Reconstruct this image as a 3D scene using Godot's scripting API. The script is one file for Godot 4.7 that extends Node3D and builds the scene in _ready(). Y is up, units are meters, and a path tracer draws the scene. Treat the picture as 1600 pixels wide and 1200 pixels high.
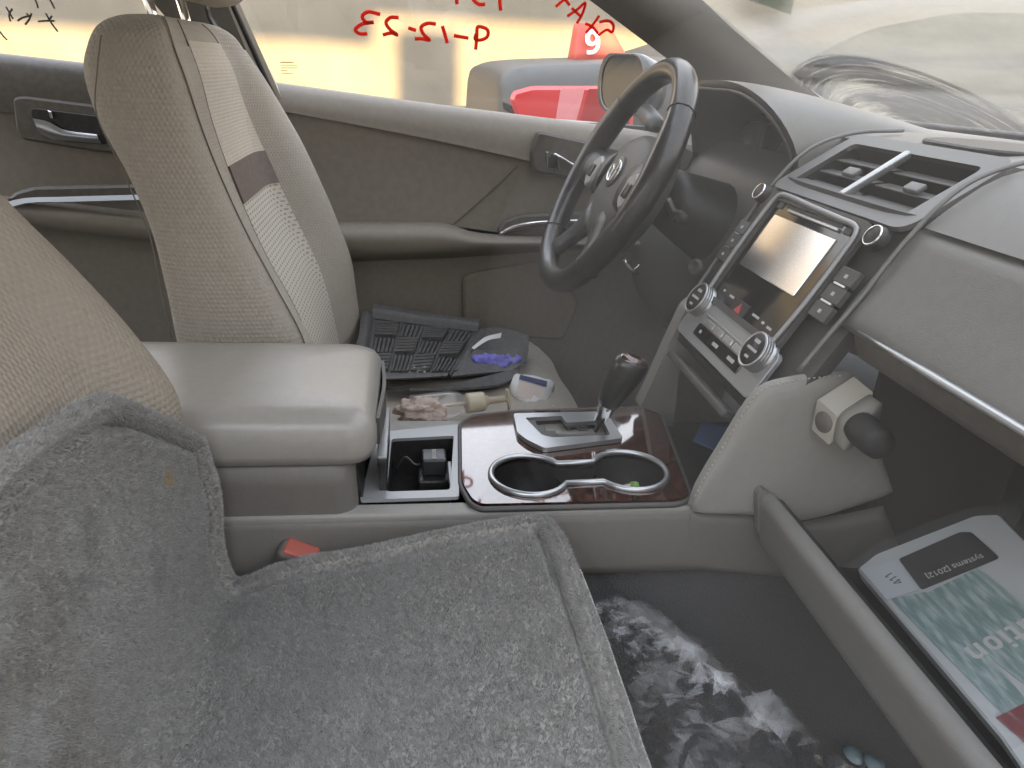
extends Node3D
# A parked sedan's cabin seen across the passenger seat. x runs to the front of the car, y up, z to the passenger side; metres.

const FPX := 1150.0                       # focal length in pixels of the 1600 x 1200 photograph
var BX := Vector3(0.990954, 0.052904, 0.123335)   # camera right, up and back in the scene
var BY := Vector3(0.000511, 0.917526, -0.397676)
var BZ := Vector3(-0.134202, 0.394141, 0.909199)
var EYE := Vector3(0.10716, 0.83727, 0.78034)
var M := {}
var T := {}
var rng := RandomNumberGenerator.new()

# ---------------------------------------------------------------- points from pixels and the plane they lie on
func ray(u: float, v: float) -> Vector3:
	return BX * ((u - 800.0) / FPX) + BY * ((600.0 - v) / FPX) - BZ
func pz(u: float, v: float, z: float) -> Vector3:
	var r := ray(u, v)
	return EYE + r * ((z - EYE.z) / r.z)
func py(u: float, v: float, y: float) -> Vector3:
	var r := ray(u, v)
	return EYE + r * ((y - EYE.y) / r.y)
func px(u: float, v: float, x: float) -> Vector3:
	var r := ray(u, v)
	return EYE + r * ((x - EYE.x) / r.x)
func pn(u: float, v: float, p0: Vector3, n: Vector3) -> Vector3:
	var r := ray(u, v)
	return EYE + r * ((p0 - EYE).dot(n) / r.dot(n))
func pzs(a: Array, z: float) -> Array:
	var o := []
	for p in a: o.append(pz(p[0], p[1], p[2] if p.size() > 2 else z))
	return o
func pns(a: Array, p0: Vector3, n: Vector3) -> Array:
	var o := []
	for p in a: o.append(pn(p[0], p[1], p0, n))
	return o

# ---------------------------------------------------------------- mesh helpers
func mk() -> SurfaceTool:
	var st := SurfaceTool.new()
	st.begin(Mesh.PRIMITIVE_TRIANGLES)
	return st
func tri(st: SurfaceTool, a: Vector3, b: Vector3, c: Vector3, ua := Vector2.ZERO, ub := Vector2.ZERO, uc := Vector2.ZERO):
	st.set_uv(ua); st.add_vertex(a)
	st.set_uv(ub); st.add_vertex(b)
	st.set_uv(uc); st.add_vertex(c)
func quad(st: SurfaceTool, a: Vector3, b: Vector3, c: Vector3, d: Vector3):
	tri(st, a, b, c, Vector2(0, 0), Vector2(1, 0), Vector2(1, 1))
	tri(st, a, c, d, Vector2(0, 0), Vector2(1, 1), Vector2(0, 1))
func spl(p: Array, n: int) -> Array:      # Catmull-Rom through p, n samples by length
	var acc := [0.0]
	for i in range(1, p.size()): acc.append(acc[-1] + maxf((p[i] - p[i - 1]).length(), 1e-6))
	var out := []
	var k := 0
	for i in n:
		var s: float = acc[-1] * i / float(n - 1)
		while k < p.size() - 2 and acc[k + 1] < s: k += 1
		var t: float = clampf((s - acc[k]) / (acc[k + 1] - acc[k]), 0.0, 1.0)
		var a = p[maxi(k - 1, 0)]
		var b = p[k]
		var c = p[k + 1]
		var d = p[mini(k + 2, p.size() - 1)]
		var l1: float = (c - b).length()
		var m0 = (c - a) * (l1 / maxf(l1 + (b - a).length(), 1e-6))
		var m1 = (d - b) * (l1 / maxf(l1 + (d - c).length(), 1e-6))
		var t2 := t * t
		var t3 := t2 * t
		out.append(b * (2 * t3 - 3 * t2 + 1) + m0 * (t3 - 2 * t2 + t) + c * (-2 * t3 + 3 * t2) + m1 * (t3 - t2))
	return out
func spi(p: Array, n: int) -> Array:      # the same, n samples by number of the point
	var out := []
	for i in n:
		var s := (p.size() - 1) * i / float(n - 1)
		var k := mini(int(s), p.size() - 2)
		var t := s - k
		var a = p[maxi(k - 1, 0)]
		var b = p[k]
		var c = p[k + 1]
		var d = p[mini(k + 2, p.size() - 1)]
		var t2 := t * t
		var t3 := t2 * t
		out.append(b * (2 * t3 - 3 * t2 + 1) + (c - a) * (.5 * (t3 - 2 * t2 + t)) + c * (-2 * t3 + 3 * t2) + (d - b) * (.5 * (t3 - t2)))
	return out
func sheet(st: SurfaceTool, g: Array, sg := 0):
	st.set_smooth_group(sg)
	var n := g.size()
	var m: int = g[0].size()
	for i in n - 1:
		for j in m - 1:
			var u0 := Vector2(j / float(m - 1), i / float(n - 1))
			var u1 := Vector2((j + 1) / float(m - 1), (i + 1) / float(n - 1))
			tri(st, g[i][j], g[i][j + 1], g[i + 1][j + 1], u0, Vector2(u1.x, u0.y), u1)
			tri(st, g[i][j], g[i + 1][j + 1], g[i + 1][j], u0, u1, Vector2(u0.x, u1.y))
func gnorm(g: Array, i: int, j: int) -> Vector3:
	var a: Vector3 = g[mini(i + 1, g.size() - 1)][j] - g[maxi(i - 1, 0)][j]
	var b: Vector3 = g[i][mini(j + 1, g[0].size() - 1)] - g[i][maxi(j - 1, 0)]
	return b.cross(a).normalized()
func goff(g: Array, d: float) -> Array:   # the grid moved along its normals
	var o := []
	for i in g.size():
		var r := []
		for j in g[0].size(): r.append(g[i][j] + gnorm(g, i, j) * d)
		o.append(r)
	return o
func slab(st: SurfaceTool, g: Array, d: float, sg := 0):   # a sheet with thickness
	var b := goff(g, d)
	sheet(st, g, sg)
	var rb := b.duplicate(); rb.reverse()
	sheet(st, rb, sg)
	var n := g.size() - 1
	var m: int = g[0].size() - 1
	st.set_smooth_group(-1)
	for j in m:
		quad(st, g[0][j + 1], g[0][j], b[0][j], b[0][j + 1])
		quad(st, g[n][j], g[n][j + 1], b[n][j + 1], b[n][j])
	for i in n:
		quad(st, g[i][0], g[i + 1][0], b[i + 1][0], b[i][0])
		quad(st, g[i + 1][m], g[i][m], b[i][m], b[i + 1][m])
func rows(lines: Array, n: int, m := 0) -> Array:   # polylines of equal meaning, each resampled to n; then m rows between
	var g := []
	for l in lines: g.append(spl(l, n))
	if m == 0: return g
	var cols := []
	for j in n:
		var c := []
		for i in g.size(): c.append(g[i][j])
		cols.append(spl(c, m))
	var o := []
	for i in m:
		var r := []
		for j in n: r.append(cols[j][i])
		o.append(r)
	return o
func plane_basis(n: Vector3) -> Array:
	var a := n.cross(Vector3.UP if absf(n.y) < 0.9 else Vector3.RIGHT).normalized()
	return [a, n.cross(a).normalized()]
func inset(p: PackedVector2Array, d: float) -> PackedVector2Array:
	var area := 0.0
	var n := p.size()
	for i in n: area += p[i].cross(p[(i + 1) % n])
	var s := 1.0 if area > 0 else -1.0
	var o := PackedVector2Array()
	for i in n:
		var e0 := (p[i] - p[(i + n - 1) % n]).normalized()
		var e1 := (p[(i + 1) % n] - p[i]).normalized()
		var b := Vector2(-e0.y - e1.y, e0.x + e1.x) * s
		var k := b.length_squared() / 2.0
		o.append(p[i] + b * (d / maxf(k, 0.35)))
	return o
func prism(st: SurfaceTool, poly: Array, off: Vector3, bev := 0.0):   # a flat outline given depth, its far edge chamfered
	var n := off.normalized()
	var bs := plane_basis(n)
	var p2 := PackedVector2Array()
	for q in poly: p2.append(Vector2(q.dot(bs[0]), q.dot(bs[1])))
	var idx := Geometry2D.triangulate_polygon(p2)
	var ins := inset(p2, bev) if bev > 0 else p2
	var h: float = poly[0].dot(n)
	st.set_smooth_group(-1)
	var low: Array = poly
	var mid := []
	var top := []
	for i in poly.size():
		mid.append(poly[i] + off - n * bev)
		top.append(bs[0] * ins[i].x + bs[1] * ins[i].y + n * h + off)
	for k in range(0, idx.size(), 3):
		tri(st, top[idx[k]], top[idx[k + 1]], top[idx[k + 2]])
		tri(st, low[idx[k]], low[idx[k + 2]], low[idx[k + 1]])
	for i in poly.size():
		var j := (i + 1) % poly.size()
		quad(st, low[i], low[j], mid[j], mid[i])
		if bev > 0: quad(st, mid[i], mid[j], top[j], top[i])
func rrect(c: Vector3, ex: Vector3, ey: Vector3, w: float, h: float, r: float, k := 4) -> Array:
	var o := []
	for q in 4:
		var sx := 1.0 if q == 0 or q == 3 else -1.0
		var sy := 1.0 if q < 2 else -1.0
		for i in k + 1:
			var a := PI / 2 * (q + i / float(k))
			o.append(c + ex * (sx * (w / 2 - r) + cos(a) * r) + ey * (sy * (h / 2 - r) + sin(a) * r))
	return o
func rpoly(p: Array, r: float, k := 3) -> Array:   # round the corners of a 3D outline
	var o := []
	var n := p.size()
	for i in n:
		var a: Vector3 = p[(i + n - 1) % n]
		var b: Vector3 = p[i]
		var c: Vector3 = p[(i + 1) % n]
		var d := minf(r, minf((a - b).length(), (c - b).length()) * 0.45)
		var s := b + (a - b).normalized() * d
		var e := b + (c - b).normalized() * d
		for j in k + 1:
			var t := j / float(k)
			o.append(s.lerp(b, t).lerp(b.lerp(e, t), t))
	return o
func rbox(st: SurfaceTool, xf: Transform3D, size: Vector3, r: float, k := 3):   # a box with rounded edges
	st.set_smooth_group(0)
	var h := size / 2.0
	r = minf(r, minf(h.x, minf(h.y, h.z)) * 0.999)
	var inn := h - Vector3(r, r, r)
	for ax in 3:
		for sg in [-1.0, 1.0]:
			var i1 := (ax + 1) % 3
			var i2 := (ax + 2) % 3
			var t1 := []
			var t2 := []
			for q in k + 1:
				t1.append(-h[i1] + r * q / float(k))
				t2.append(-h[i2] + r * q / float(k))
			for q in k + 1:
				t1.append(h[i1] - r * (k - q) / float(k))
				t2.append(h[i2] - r * (k - q) / float(k))
			var g := []
			for a in t1:
				var row := []
				for b in t2:
					var p := Vector3.ZERO
					p[ax] = sg * h[ax]; p[i1] = a; p[i2] = b
					var c := Vector3(clampf(p.x, -inn.x, inn.x), clampf(p.y, -inn.y, inn.y), clampf(p.z, -inn.z, inn.z))
					var d := p - c
					row.append(xf * (c + (d.normalized() * r if d.length() > 1e-9 else d)))
				g.append(row)
			if sg < 0: g.reverse()
			g.reverse()
			sheet(st, g, 0)
func loft(st: SurfaceTool, rings: Array, cap0 := true, cap1 := true, sg := 0):
	st.set_smooth_group(sg)
	var m: int = rings[0].size()
	for i in rings.size() - 1:
		for j in m:
			var k := (j + 1) % m
			quad(st, rings[i][j], rings[i][k], rings[i + 1][k], rings[i + 1][j])
	for e in [[cap0, 0], [cap1, rings.size() - 1]]:
		if not e[0]: continue
		var c := Vector3.ZERO
		for q in rings[e[1]]: c += q
		c /= m
		for j in m:
			if e[1] == 0: tri(st, rings[0][(j + 1) % m], rings[0][j], c)
			else: tri(st, rings[e[1]][j], rings[e[1]][(j + 1) % m], c)
func lathe(st: SurfaceTool, prof: Array, o: Vector3, ax: Vector3, seg := 32, sg := 0):   # prof: [radius, height]
	ax = ax.normalized()
	var bs := plane_basis(ax)
	var rings := []
	for p in prof:
		var r := []
		for i in seg:
			var a := TAU * i / seg
			r.append(o + ax * p[1] + (bs[0] * cos(a) + bs[1] * sin(a)) * p[0])
		rings.append(r)
	st.set_smooth_group(sg)
	for i in rings.size() - 1:
		for j in seg:
			var k := (j + 1) % seg
			quad(st, rings[i][j], rings[i + 1][j], rings[i + 1][k], rings[i][k])
func tube(st: SurfaceTool, path: Array, r, seg := 8, closed := false, flat := 1.0, up := Vector3.ZERO):
	var n := path.size()
	var rings := []
	var prev := Vector3.ZERO
	for i in n:
		var a: Vector3 = path[(i + n - 1) % n] if closed else path[maxi(i - 1, 0)]
		var b: Vector3 = path[(i + 1) % n] if closed else path[mini(i + 1, n - 1)]
		var t := (b - a).normalized()
		var s: Vector3
		if up != Vector3.ZERO: s = t.cross(up).normalized()
		elif prev == Vector3.ZERO: s = plane_basis(t)[0]
		else: s = (prev - t * prev.dot(t)).normalized()
		prev = s
		var w := s.cross(t).normalized()
		var rr: float = r[i] if r is Array else r
		var ring := []
		for k in seg:
			var an := TAU * k / seg
			ring.append(path[i] + s * (cos(an) * rr) + w * (sin(an) * rr * flat))
		rings.append(ring)
	if closed: rings.append(rings[0])
	loft(st, rings, not closed, not closed)
func part(parent: Node, called: String, st: SurfaceTool, m: Material, kind := "") -> MeshInstance3D:
	st.generate_normals()
	var o := MeshInstance3D.new()
	o.name = called
	o.mesh = st.commit()
	o.material_override = m
	if kind: o.set_meta("kind", kind)
	parent.add_child(o, true)
	return o
func thing(called: String, label: String, category: String, at := Vector3.ZERO, group := "") -> Node3D:
	var o := Node3D.new()
	o.name = called
	o.set_meta("label", label)
	o.set_meta("category", category)
	if group: o.set_meta("group", group)
	add_child(o, true)
	return o
func single(called: String, label: String, category: String, st: SurfaceTool, m: Material) -> MeshInstance3D:
	var o := part(self, called, st, m)
	o.set_meta("label", label)
	o.set_meta("category", category)
	return o
func rebase(o: Node3D, at: Vector3):      # put a thing's origin at its base without moving what it shows
	o.position = at
	for c in o.get_children(): c.position -= at
func box(st: SurfaceTool, c: Vector3, s: Vector3, r := 0.004):
	rbox(st, Transform3D(Basis(), c), s, r, 2)

# ---------------------------------------------------------------- textures and materials
func tex_fn(n: int, fn: Callable) -> ImageTexture:
	var b := PackedByteArray()
	b.resize(n * n)
	for y in n:
		for x in n: b[y * n + x] = int(clampf(fn.call(x / float(n), y / float(n)), 0.0, 1.0) * 255.0)
	return ImageTexture.create_from_image(Image.create_from_data(n, n, false, Image.FORMAT_L8, b))
func noise_img(n: int, freq: float, oct := 4, type := FastNoiseLite.TYPE_SIMPLEX_SMOOTH, sd := 1) -> Image:
	var f := FastNoiseLite.new()
	f.noise_type = type
	f.seed = sd
	f.frequency = freq
	f.fractal_octaves = oct
	var im := f.get_seamless_image(n, n)
	im.convert(Image.FORMAT_L8)
	return im
func tint(im: Image, stops: Array) -> ImageTexture:    # grey picture to colours; stops of [position, linear colour]
	var g := Gradient.new()
	var off := PackedFloat32Array()
	var col := PackedColorArray()
	for s in stops:
		off.append(s[0]); col.append(s[1].linear_to_srgb())
	g.offsets = off; g.colors = col
	var lut := []
	for i in 256: lut.append(g.sample(i / 255.0))
	var src := im.get_data()
	var out := PackedByteArray()
	out.resize(src.size() * 3)
	for i in src.size():
		var c: Color = lut[src[i]]
		out[i * 3] = int(c.r * 255); out[i * 3 + 1] = int(c.g * 255); out[i * 3 + 2] = int(c.b * 255)
	return ImageTexture.create_from_image(Image.create_from_data(im.get_width(), im.get_height(), false, Image.FORMAT_RGB8, out))
func mat(c: Color, rough: float, metal := 0.0, o := {}) -> StandardMaterial3D:
	var m := StandardMaterial3D.new()
	m.albedo_color = c.linear_to_srgb()
	m.roughness = rough
	m.metallic = metal
	m.uv1_triplanar = true
	m.uv1_world_triplanar = true
	m.uv1_triplanar_sharpness = 6.0
	m.uv1_scale = Vector3.ONE * float(o.get("scale", 10.0))
	if o.has("tex"):
		m.albedo_texture = o.tex
		m.albedo_color = Color.WHITE
	if o.has("height"):
		m.heightmap_enabled = true
		m.heightmap_texture = o.height
		m.heightmap_scale = o.get("depth", 0.05)
	if o.has("spec"): m.metallic_specular = o.spec
	if o.has("coat"):
		m.clearcoat_enabled = true
		m.clearcoat = o.coat
		m.clearcoat_roughness = o.get("coat_rough", 0.05)
	if o.has("alpha"):
		m.transparency = BaseMaterial3D.TRANSPARENCY_ALPHA
		m.albedo_color.a = o.alpha
	if o.has("back"): m.backlight_enabled = true
	if o.has("back"): m.backlight = o.back
	return m

func _ready():
	rng.seed = 7
	# camera
	var cam := Camera3D.new()
	cam.name = "camera"
	cam.transform = Transform3D(Basis(BX, BY, BZ), EYE)
	cam.fov = rad_to_deg(2.0 * atan(600.0 / FPX))
	cam.near = 0.02
	cam.far = 400.0
	add_child(cam)
	# sky and exposure
	var env := Environment.new()
	var sm := ProceduralSkyMaterial.new()
	sm.sky_top_color = Color(0.70, 0.725, 0.77)
	sm.sky_horizon_color = Color(0.97, 0.925, 0.85)
	sm.sky_curve = 0.18
	sm.ground_bottom_color = Color(0.30, 0.28, 0.26)
	sm.ground_horizon_color = Color(0.80, 0.76, 0.70)
	sm.sun_angle_max = 1.0
	var sky := Sky.new()
	sky.sky_material = sm
	env.background_mode = Environment.BG_SKY
	env.sky = sky
	env.background_energy_multiplier = 1.0
	env.tonemap_mode = Environment.TONE_MAPPER_LINEAR
	env.tonemap_exposure = 7.3
	env.sdfgi_enabled = true
	env.ssao_enabled = true
	env.ssil_enabled = true
	env.volumetric_fog_enabled = true
	env.volumetric_fog_density = 0.0
	var we := WorldEnvironment.new()
	we.name = "world_environment"
	we.environment = env
	add_child(we)
	# low, warm sun over the passenger side: it clears the car's roof and strikes the wall beyond
	var sun := DirectionalLight3D.new()
	sun.name = "sun"
	sun.light_color = Color(1.0, 0.87, 0.62)
	sun.light_energy = 0.9
	sun.light_angular_distance = 0.6
	sun.shadow_enabled = true
	add_child(sun)
	sun.look_at_from_position(Vector3(1.2, 1.9, 10.0), Vector3.ZERO, Vector3.UP)
	make_materials()
	lot()
	cabin()
	front_door()
	rear_door()
	dashboard()
	glovebox()
	console()
	driver_seat()
	passenger_seat()
	steering()
	seat_litter()
	small_things()
	neighbours()
	# the dust that hangs in the front of the cabin
	var fog := FogVolume.new()
	fog.name = "dusty_air"
	fog.shape = RenderingServer.FOG_VOLUME_SHAPE_ELLIPSOID
	fog.size = Vector3(1.30, .86, 1.45)
	fog.position = Vector3(.84, .58, .0)
	var fm := FogMaterial.new()
	fm.density = 0.22
	fm.albedo = Color(1.0, 0.97, 0.92)
	fog.material = fm
	fog.set_meta("label", "thin dusty air hanging over the dashboard")
	fog.set_meta("category", "dust haze")
	fog.set_meta("kind", "stuff")
	add_child(fog)

func make_materials():
	T.weave = tex_fn(256, func(x, y):           # little raised diamonds, in rows that step by half
		var r := int(y * 16)
		var fx := fposmod(x * 16 + (0.5 if r % 2 else 0.0), 1.0) - 0.5
		var fy := fposmod(y * 16, 1.0) - 0.5
		return clampf(1.15 - 1.9 * (absf(fx) + absf(fy) * 0.8), 0.0, 1.0))
	T.rib = tex_fn(256, func(x, y): return 0.5 + 0.4 * sin(y * TAU * 24) + 0.12 * sin(x * TAU * 40 + sin(y * 40) * 2))
	T.perf = tex_fn(256, func(x, y):
		var r := int(y * 14)
		var fx := fposmod(x * 14 + (0.5 if r % 2 else 0.0), 1.0) - 0.5
		var fy := fposmod(y * 14, 1.0) - 0.5
		return 0.15 if fx * fx * 0.5 + fy * fy < 0.045 else 0.9)
	var fine := noise_img(512, 0.09, 3)
	T.grain = ImageTexture.create_from_image(fine)
	var fuzz := noise_img(512, 0.045, 5)
	T.fuzz = ImageTexture.create_from_image(fuzz)
	var blot := noise_img(512, 0.012, 5, FastNoiseLite.TYPE_SIMPLEX_SMOOTH, 5)
	T.blot = blot
	var g := func(r: float, gg: float, b: float) -> Color: return Color(r, gg, b)
	var two := func(im: Image, c: Color, d: float) -> ImageTexture: return tint(im, [[0.25, c * (1 - d)], [0.75, c * (1 + d)]])
	M.bolster = mat(Color.WHITE, 0.85, 0, {"tex": two.call(blot, Color(.36, .328, .278), .03), "height": T.weave, "depth": 0.06, "scale": 14.0})
	M.side = mat(Color.WHITE, 0.9, 0, {"tex": two.call(blot, Color(.36, .328, .278), .03), "height": T.weave, "depth": 0.085, "scale": 11.0})
	M.insert = mat(Color.WHITE, 0.85, 0, {"tex": two.call(blot, Color(.50, .452, .38), .03), "height": T.rib, "depth": 0.05, "scale": 9.0})
	M.perf = mat(Color.WHITE, 0.85, 0, {"tex": tint(T.perf.get_image(), [[.15, Color(.30, .272, .225)], [.85, Color(.50, .458, .39)]]), "height": T.perf, "depth": 0.06, "scale": 11.0})
	M.band = mat(Color.WHITE, 0.6, 0, {"tex": two.call(blot, Color(.13, .10, .085), .1), "height": T.grain, "depth": 0.02, "scale": 12.0})
	M.tan = mat(Color.WHITE, 0.9, 0, {"tex": two.call(blot, Color(.27, .235, .188), .03), "height": T.weave, "depth": 0.10, "scale": 12.0})
	M.perf.uv1_scale = Vector3(11, 11, 5.0)
	M.thread = mat(Color(.15, .13, .11), 0.9)
	M.door = mat(Color.WHITE, 0.62, 0, {"tex": two.call(blot, Color(.25, .224, .19), .04), "height": T.grain, "depth": 0.012, "scale": 9.0})
	M.door_cloth = mat(Color.WHITE, 0.85, 0, {"tex": two.call(blot, Color(.24, .215, .182), .04), "height": T.fuzz, "depth": 0.012, "scale": 7.0})
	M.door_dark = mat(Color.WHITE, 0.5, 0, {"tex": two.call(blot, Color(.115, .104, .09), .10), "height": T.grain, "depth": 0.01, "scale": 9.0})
	M.dash = mat(Color.WHITE, 0.5, 0, {"tex": two.call(blot, Color(.075, .072, .068), .05), "height": T.grain, "depth": 0.012, "scale": 10.0})
	M.dash_soft = mat(Color.WHITE, 0.45, 0, {"tex": two.call(blot, Color(.165, .16, .15), .03), "height": T.grain, "depth": 0.012, "scale": 10.0})
	M.black = mat(Color.WHITE, 0.42, 0, {"tex": two.call(blot, Color(.022, .021, .02), .2), "height": T.grain, "depth": 0.006, "scale": 12.0})
	M.gloss = mat(Color(.012, .011, .010), 0.08)
	M.leather = mat(Color.WHITE, 0.34, 0, {"tex": two.call(blot, Color(.022, .021, .020), .2), "height": T.grain, "depth": 0.006, "scale": 14.0, "coat": 0.35, "coat_rough": 0.18})
	M.greyvinyl = mat(Color.WHITE, 0.55, 0, {"tex": two.call(blot, Color(.265, .255, .232), .02), "height": T.grain, "depth": 0.014, "scale": 10.0})
	M.armrest = mat(Color.WHITE, 0.30, 0, {"tex": two.call(blot, Color(.30, .283, .254), .02), "height": T.grain, "depth": 0.01, "scale": 10.0})
	M.taupe = mat(Color.WHITE, 0.55, 0, {"tex": two.call(blot, Color(.145, .134, .118), .02), "height": T.grain, "depth": 0.014, "scale": 10.0})
	M.silver = mat(Color(.46, .47, .48), 0.32, 0.85)
	M.silver_paint = mat(Color(.33, .335, .34), 0.38, 0.35)
	M.satin = mat(Color(.17, .168, .165), 0.45, 0.25)
	M.rim = mat(Color.WHITE, 0.5, 0, {"tex": two.call(blot, Color(.175, .17, .16), .02), "height": T.grain, "depth": 0.014, "scale": 10.0})
	M.chrome = mat(Color(.78, .78, .78), 0.09, 1.0)
	var burl := noise_img(512, 0.016, 5, FastNoiseLite.TYPE_SIMPLEX, 9)
	M.wood = mat(Color.WHITE, 0.05, 0, {"tex": tint(burl, [[.2, Color(.010, .004, .003)], [.5, Color(.042, .015, .010)], [.8, Color(.10, .036, .022)]]), "scale": 9.0, "spec": .75, "coat": 1.0, "coat_rough": 0.03})
	M.carpet = mat(Color.WHITE, 0.95, 0, {"tex": tint(fuzz, [[.25, Color(.068, .067, .067)], [.75, Color(.088, .087, .086)]]), "height": T.fuzz, "depth": 0.12, "scale": 12.0})
	var mt := noise_img(1024, 0.006, 6, FastNoiseLite.TYPE_SIMPLEX_SMOOTH, 3)
	T.mt = mt
	M.mat = mat(Color.WHITE, 0.95, 0, {"tex": tint(mt, [[.2, Color(.24, .228, .205)], [.5, Color(.27, .258, .235)], [.8, Color(.30, .288, .262)]]), "height": T.fuzz, "depth": 0.06, "scale": 3.5})
	M.rubber = mat(Color.WHITE, 0.55, 0, {"tex": two.call(blot, Color(.080, .078, .074), .15), "height": T.grain, "depth": 0.01, "scale": 12.0})
	M.headliner = mat(Color(.48, .45, .40), 0.95)
	M.glass = mat(Color(.9, .95, .93), 0.02, 0, {"alpha": 0.04})
	M.marker = mat(Color(.60, .05, .018), 0.5, 0, {"back": Color(.95, .22, .10)})
	M.grey_marker = mat(Color(.10, .10, .09), 0.6)
	M.screen = mat(Color(.80, .78, .74), 0.24, 1.0)
	M.print = mat(Color(.45, .45, .44), 0.6)
	M.red = mat(Color(.45, .02, .015), 0.3)
	M.white = mat(Color(.72, .72, .70), 0.6)

# ---------------------------------------------------------------- the lot outside
func struct(called: String, st: SurfaceTool, m: Material) -> MeshInstance3D:
	return part(self, called, st, m, "structure")
func lot():
	var st := mk()
	var G := -0.32
	var g := []
	for i in 13:
		var r := []
		for j in 13: r.append(Vector3(-150 + i * 25.0, G, -150 + j * 25.0))
		g.append(r)
	sheet(st, g)
	var asphalt := mat(Color.WHITE, 0.95, 0, {"tex": tint(noise_img(512, 0.05, 5), [[.2, Color(.05, .048, .045)], [.8, Color(.12, .115, .105)]]), "scale": 0.7, "height": T.fuzz, "depth": 0.6})
	struct("ground", st, asphalt)
	# the plain rendered wall of the building beyond the driver's side
	var b := thing("building", "pale rendered building wall beyond the driver's window, partly sunlit", "building")
	st = mk()
	box(st, Vector3(0, 1.1, -5.25), Vector3(26, 2.9, 0.5), 0.01)
	part(b, "wall", st, mat(Color.WHITE, 0.9, 0, {"tex": tint(noise_img(512, 0.01, 6, FastNoiseLite.TYPE_SIMPLEX_SMOOTH, 8), [[.2, Color(.215, .183, .135)], [.45, Color(.24, .205, .152)], [.8, Color(.27, .232, .175)]]), "scale": 0.25, "height": T.fuzz, "depth": 0.2}))
	st = mk()
	box(st, Vector3(0, 2.6, -5.25), Vector3(26, 0.1, 0.58), 0.01)
	part(b, "coping", st, mat(Color(.5, .48, .44), 0.8))
	# what shades the car: a yard wall on the passenger side and the fascia and post of a carport behind it
	var yw := thing("yard_wall", "low rendered yard wall on the passenger side, outside the view", "wall")
	st = mk()
	box(st, Vector3(0, 0.77, 3.3), Vector3(22, 2.2, 0.2), 0.01)
	part(yw, "wall", st, mat(Color(.5, .47, .42), 0.9))
	st = mk()
	box(st, Vector3(0, 1.9, 3.3), Vector3(22, 0.07, 0.26), 0.01)
	part(yw, "coping", st, mat(Color(.45, .43, .4), 0.9))
	var cp := thing("carport", "carport fascia and post behind the yard wall, outside the view", "carport")
	for a in [[-5.0, -0.05, 3.40, 4.6], [-0.05, 7.0, 3.60, 4.6]]:
		st = mk()
		box(st, Vector3((a[0] + a[1]) / 2 + 1.45, (a[2] + a[3]) / 2, 8.0), Vector3(a[1] - a[0], a[3] - a[2], 0.12), 0.01)
		part(cp, "fascia", st, mat(Color(.4, .38, .35), 0.8))
	st = mk()
	box(st, Vector3(1.78, 1.6, 8.0), Vector3(0.42, 3.8, 0.3), 0.02)
	part(cp, "post", st, mat(Color(.4, .38, .35), 0.8))

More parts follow.
